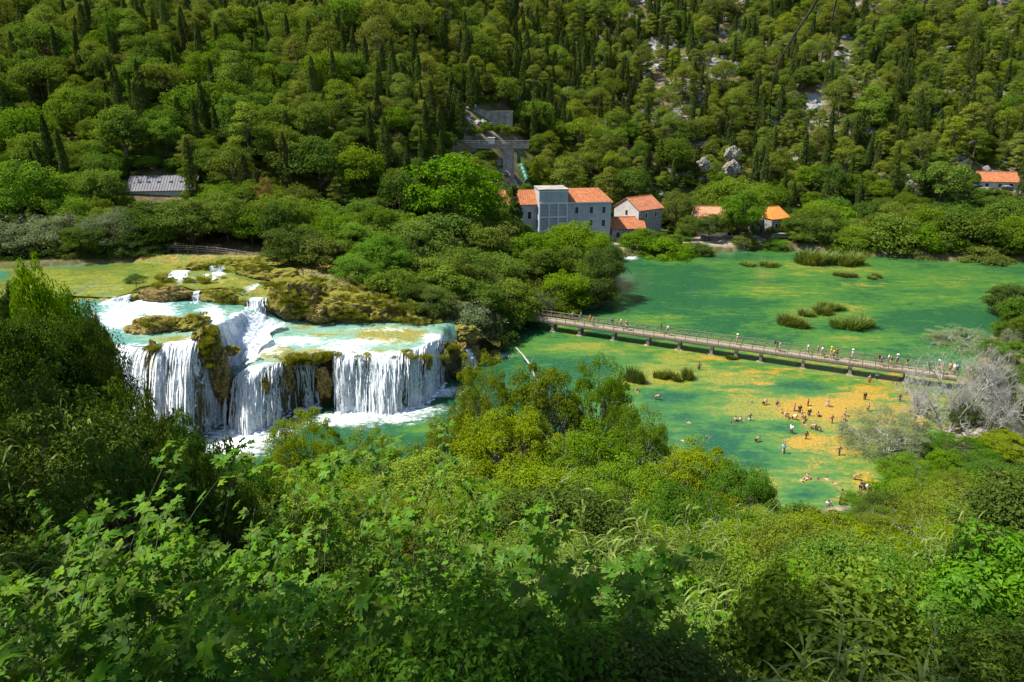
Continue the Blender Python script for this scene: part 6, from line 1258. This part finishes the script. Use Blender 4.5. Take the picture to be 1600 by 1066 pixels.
for (px, off, ps, d, top, bot, hair, hat, pack, lb) in [
    (895, .4, 'walk', 1, 'cyan', 'grey', 0, None, None, 'person in light blue shirt, leftmost on the footbridge'), (907, .3, 'walk', 1, 'blue', 'grey', 1, None, None, 'person in blue shirt, second from the left on the footbridge'), (922, .1, 'walk', -1, 'orange', 'black', 0, None, None, 'person in orange shirt near the left end of the footbridge'), (927, -.4, 'walk', -1, None, 'brown', 1, None, None, 'bare chested person beside the orange shirt on the footbridge'),
    (957, .2, 'walk', 1, 'navy', 'black', 0, None, 'blue', 'person with big blue backpack on the footbridge'), (970, .3, 'walk', -1, 'white', 'navy', 1, None, None, 'person in white shirt right of the blue backpack'), (978, -.2, 'walk', -1, 'pink', 'white', 2, None, None, 'person in pink shirt and white shorts on the left of the footbridge'), (1032, .6, 'stand', 1, 'black', 'black', 0, None, None, 'person all in black leaning by the rail, left half of the footbridge'), (1044, .1, 'walk', 1, 'white', 'grey', 1, None, 'grey', 'person in white shirt with grey backpack, left half of the footbridge'),
    (1151, .2, 'stand', -1, 'pink', 'lilac', 1, 'white', None, 'person in pink and lilac with white hat in the middle of the footbridge'), (1212, .1, 'walk', 1, 'black', 'navy', 0, None, 'black', 'person in black with black backpack right of the middle'), (1218, -.3, 'stand', 1, 'grey', 'white', 0, None, None, 'person in grey shirt beside the black backpack'), (1261, .2, 'walk', -1, 'white', 'grey', 1, None, None, 'person in white shirt left of the group around the yellow shirt'),
    (1277, .4, 'stand', 1, 'grey', 'black', 0, None, None, 'person in grey shirt left of the yellow shirt'), (1283, -.1, 'walk', 1, 'white', 'blue', 0, None, None, 'person in white shirt and blue shorts left of the yellow shirt'), (1297, .1, 'stand', -1, 'yellow', 'white', 1, 'yellow', None, 'person in bright yellow shirt and hat on the footbridge'), (1301, -.4, 'walk', -1, 'yellow', 'navy', 0, None, None, 'person in yellow shirt and navy shorts beside the yellow hat'), (1306, .5, 'walk', 1, 'brown', 'black', 0, None, None, 'person in brown shirt right of the yellow shirts'),
    (1330, .1, 'stand', -1, 'lilac', 'lilac', 2, 'white', None, 'person in lilac dress colours and white hat alone on the footbridge'), (1371, .3, 'walk', 1, 'black', 'grey', 0, None, None, 'person in black shirt, left of the crowd at the right end'), (1376, -.3, 'walk', 1, 'grey', 'navy', 1, None, 'navy', 'person in grey shirt with navy backpack at the right end'), (1387, .4, 'stand', -1, 'white', 'black', 0, None, None, 'person in white shirt and black shorts at the right end'), (1391, -.2, 'walk', -1, 'navy', 'white', 1, None, None, 'person in navy shirt and white shorts at the right end'), (1400, .2, 'walk', -1, 'grey', 'brown', 0, 'white', None, 'person in grey shirt with white hat at the right end'), (1416, .2, 'walk', 1, 'black', 'white', 0, None, None, 'person in black shirt and white shorts near the bare trees'),
    (1464, .2, 'walk', 1, 'green', 'white', 1, 'white', None, 'person in green shirt and white hat behind the bare twigs'), (1470, -.2, 'walk', -1, 'orange', 'orange', 1, None, None, 'person in orange shirt behind the bare twigs'), (1482, .3, 'walk', 1, 'orange', 'brown', 0, None, None, 'person in orange shirt and brown shorts behind the bare twigs'), (1489, -.1, 'walk', -1, 'white', 'grey', 2, None, None, 'person in white shirt rightmost behind the twigs'), (1494, .3, 'walk', 1, 'cyan', 'blue', 0, None, None, 'person in light blue shirt at the end of the footbridge')]:
    p = on_bridge(px, off); person(p[0], p[1], BZ + .06, ps, ang + math.pi / 2 * d + PR.uniform(-.3, .3), top, bot, lb, G_BR, PR.randrange(2), hair, hat, pack, PR.uniform(.95, 1.06))
G_WA = 'bathers in the shallow lake'
# px, py of the waterline at the person, pose, turn, shirt, shorts, hair
BATH = [(1174, 629, 'swim', 1, None, 'black', 0, 'swimmer left of the crowd, low in the water'), (1193, 633, 'bend', 2, None, 'black', 1, 'bather in black trunks bending at the edge of the orange weed'), (1214, 633, 'sit', 0, None, 'blue', 0, 'bather in blue trunks sitting left of the crowd'), (1262, 634, 'stand', 1, None, 'red', 1, 'bather in red trunks standing behind the crowd'), (1293, 635, 'walk', 5, None, 'lilac', 0, 'bather in lilac trunks wading alone behind the crowd'),
    (1351, 624, 'stand', 0, 'black', 'brown', 0, 'bather in black top standing far right of the crowd'), (1356, 642, 'walk', 4, None, 'black', 1, 'bather in black trunks wading on the orange weed at the right'), (1320, 650, 'stand', 1, None, 'navy', 0, 'bather in navy trunks in the line right of the crowd'), (1319, 659, 'bend', 3, None, 'brown', 0, 'bather in brown trunks bending in the line right of the crowd'), (1299, 661, 'walk', 0, None, 'orange', 0, 'bather in orange shorts standing apart right of the crowd'), (1316, 666, 'stand', 2, None, 'black', 1, 'bather standing just behind the one in light blue trunks'), (1314, 678, 'walk', 0, None, 'cyan', 0, 'bather in light blue trunks walking on the orange weed'),
    (1310, 711, 'walk', 0, None, 'green', 0, 'bather in green trunks wading nearest the grey willow bush'), (1278, 651, 'sit', 2, None, 'purple', 0, 'bather in purple sitting at the right of the crowd'), (1221, 646, 'sit', 1, None, 'orange', 0, 'bather in orange sitting at the left end of the crowd'), (1228, 651, 'bend', 0, None, 'white', 1, 'bather in white trunks stooping at the left of the crowd'), (1238, 655, 'bend', 1, 'white', 'black', 0, 'person in white shirt stooping in the crowd'), (1233, 656, 'swim', 5, None, 'black', 1, 'bather lying flat in front of the stooping ones'), (1241, 642, 'stand', 4, None, 'red', 1, 'bather in red trunks at the back left of the crowd'), (1249, 645, 'stand', 0, 'black', 'black', 0, 'person in black shirt standing in the crowd'),
    (1252, 652, 'stand', 1, None, 'pink', 1, 'bather in pink swimwear in the middle of the crowd'), (1257, 655, 'bend', 5, None, 'brown', 0, 'bather in brown trunks stooping in the middle of the crowd'), (1264, 650, 'stand', 3, 'navy', 'navy', 0, 'person in navy with a yellow cap in the crowd'), (1256, 663, 'sit', 0, None, 'orange', 0, 'bather in orange sitting at the front of the crowd'), (1236, 677, 'walk', 5, 'white', 'navy', 0, 'person in white shirt wading in the green water below the crowd'), (1267, 670, 'bend', 1, None, 'red', 1, 'bather in red stooping below the crowd'), (1259, 686, 'walk', 3, None, 'grey', 0, 'bather in grey trunks wading at the edge of the orange patch'), (1282, 674, 'bend', 4, None, 'brown', 1, 'bather in brown trunks bending below the crowd, right'), (1275, 672, 'sit', 3, None, 'turquoise', 0, 'bather in turquoise sitting below the crowd'),
    (1224, 708, 'walk', 0, 'cyan', 'grey', 1, 'person in light blue shirt wading at the left of the orange patch'), (1181, 691, 'bend', 2, None, 'black', 0, 'bather stooping alone left of the deep green hole'), (1185, 736, 'swim', 1, None, 'blue', 1, 'swimmer nearest the leafy bush at the left shore'), (1254, 752, 'swim', 0, None, 'red', 2, 'swimmer in red, left of the front swimmers'), (1262, 748, 'sit', 5, None, 'white', 0, 'bather in white trunks kneeling among the front swimmers'), (1277, 749, 'swim', 2, None, 'black', 1, 'swimmer in black in the middle of the front swimmers'), (1292, 748, 'swim', 3, None, 'navy', 0, 'swimmer in navy at the right of the front swimmers'), (1303, 755, 'swim', 4, None, 'green', 1, 'swimmer in green at the front right'), (1315, 766, 'swim', 1, None, 'pink', 0, 'swimmer in pink near the crouching group'), (1294, 790, 'sit', 0, 'white', 'black', 0, 'person in white shirt sitting at the near shore'), (1312, 788, 'stand', 4, 'black', 'black', 0, 'person in black standing at the near shore'), (1320, 783, 'stand', 1, None, 'red', 1, 'bather in red trunks standing at the near shore'),
    (1334, 749, 'bend', 1, None, 'orange', 0, 'bather in orange trunks bending by the willow bush'), (1344, 766, 'bend', 2, 'black', 'black', 0, 'person in black crouching in the shore group'), (1351, 764, 'bend', 0, 'white', 'brown', 0, 'person in white shirt bending in the shore group'), (1357, 772, 'stand', 3, None, 'brown', 0, 'bather in brown trunks at the right of the shore group'), (1349, 775, 'sit', 5, None, 'red', 1, 'bather in red sitting in front of the shore group'), (1358, 797, 'stand', 0, None, 'pink', 2, 'bather in pink standing at the near right shore'), (1375, 806, 'sit', 1, None, 'brown', 1, 'bather in brown sitting on the near right shore'), (1358, 598, 'stand', 0, None, 'red', 1, 'bather in red trunks below the footbridge at right'), (1367, 592, 'bend', 2, 'white', 'black', 0, 'person in white stooping under the footbridge'), (1399, 602, 'sit', 1, None, 'orange', 0, 'bather in orange sitting at the last bridge pier'), (1416, 617, 'sit', 3, None, 'pink', 1, 'bather in pink sitting left of the bare trees'), (1405, 627, 'walk', 0, None, 'blue', 0, 'bather in blue trunks wading left of the bare trees'),
    (1425, 671, 'sit', 2, None, 'orange', 1, 'bather in orange sitting in front of the bare trees'), (1433, 668, 'bend', 1, None, 'brown', 1, 'bather in brown bending in front of the bare trees'), (1439, 672, 'stand', 4, 'pink', 'red', 1, 'person in pink shirt standing in front of the bare trees'), (1171, 657, 'walk', 0, None, 'white', 0, 'bather in white trunks at the right end of the orange bar'), (1143, 661, 'swim', 5, None, 'black', 0, 'swimmer lying at the left end of the orange bar'), (1149, 658, 'sit', 2, None, 'brown', 1, 'bather in brown sitting on the orange bar'), (1157, 657, 'sit', 1, 'white', 'navy', 0, 'person in white shirt sitting on the orange bar'), (995, 612, 'sit', 0, None, 'orange', 1, 'bather in orange sitting by the upright reed tuft'), (1024, 624, 'bend', 1, None, 'brown', 0, 'bather in brown bending below the middle reed tuft'), (1092, 578, 'stand', 3, None, 'black', 0, 'bather in black trunks alone below the footbridge, left half'), (1075, 660, 'swim', 4, None, 'navy', 0, 'swimmer alone in the green water left of the crowd'), (1069, 689, 'swim', 1, None, 'cyan', 1, 'swimmer in light blue at the left shore trees'), (1106, 684, 'swim', 5, None, 'pink', 2, 'blond swimmer in pink in the deep green hole')]
for (px, py, ps, d, top, bot, hair, lb) in BATH:
    z = {'swim': -.05, 'sit': -.2, 'bend': -.40, 'stand': -.44, 'walk': -.42, 'armup': -.36}[ps]
    p = at_z(px, py, 0.0); g_ = gz(p[0], p[1]); 
    if g_ > 0.1: z = g_ - .03; p = at_z(px, py, g_)
    o = person(p[0], p[1], z, ps, d * 1.047 + PR.uniform(-.2, .2), top, bot, lb, G_WA, PR.randrange(3) if PR.random() < .5 else 0, hair, 'yellow' if 'yellow cap' in lb else None, None, PR.uniform(.86, .98))
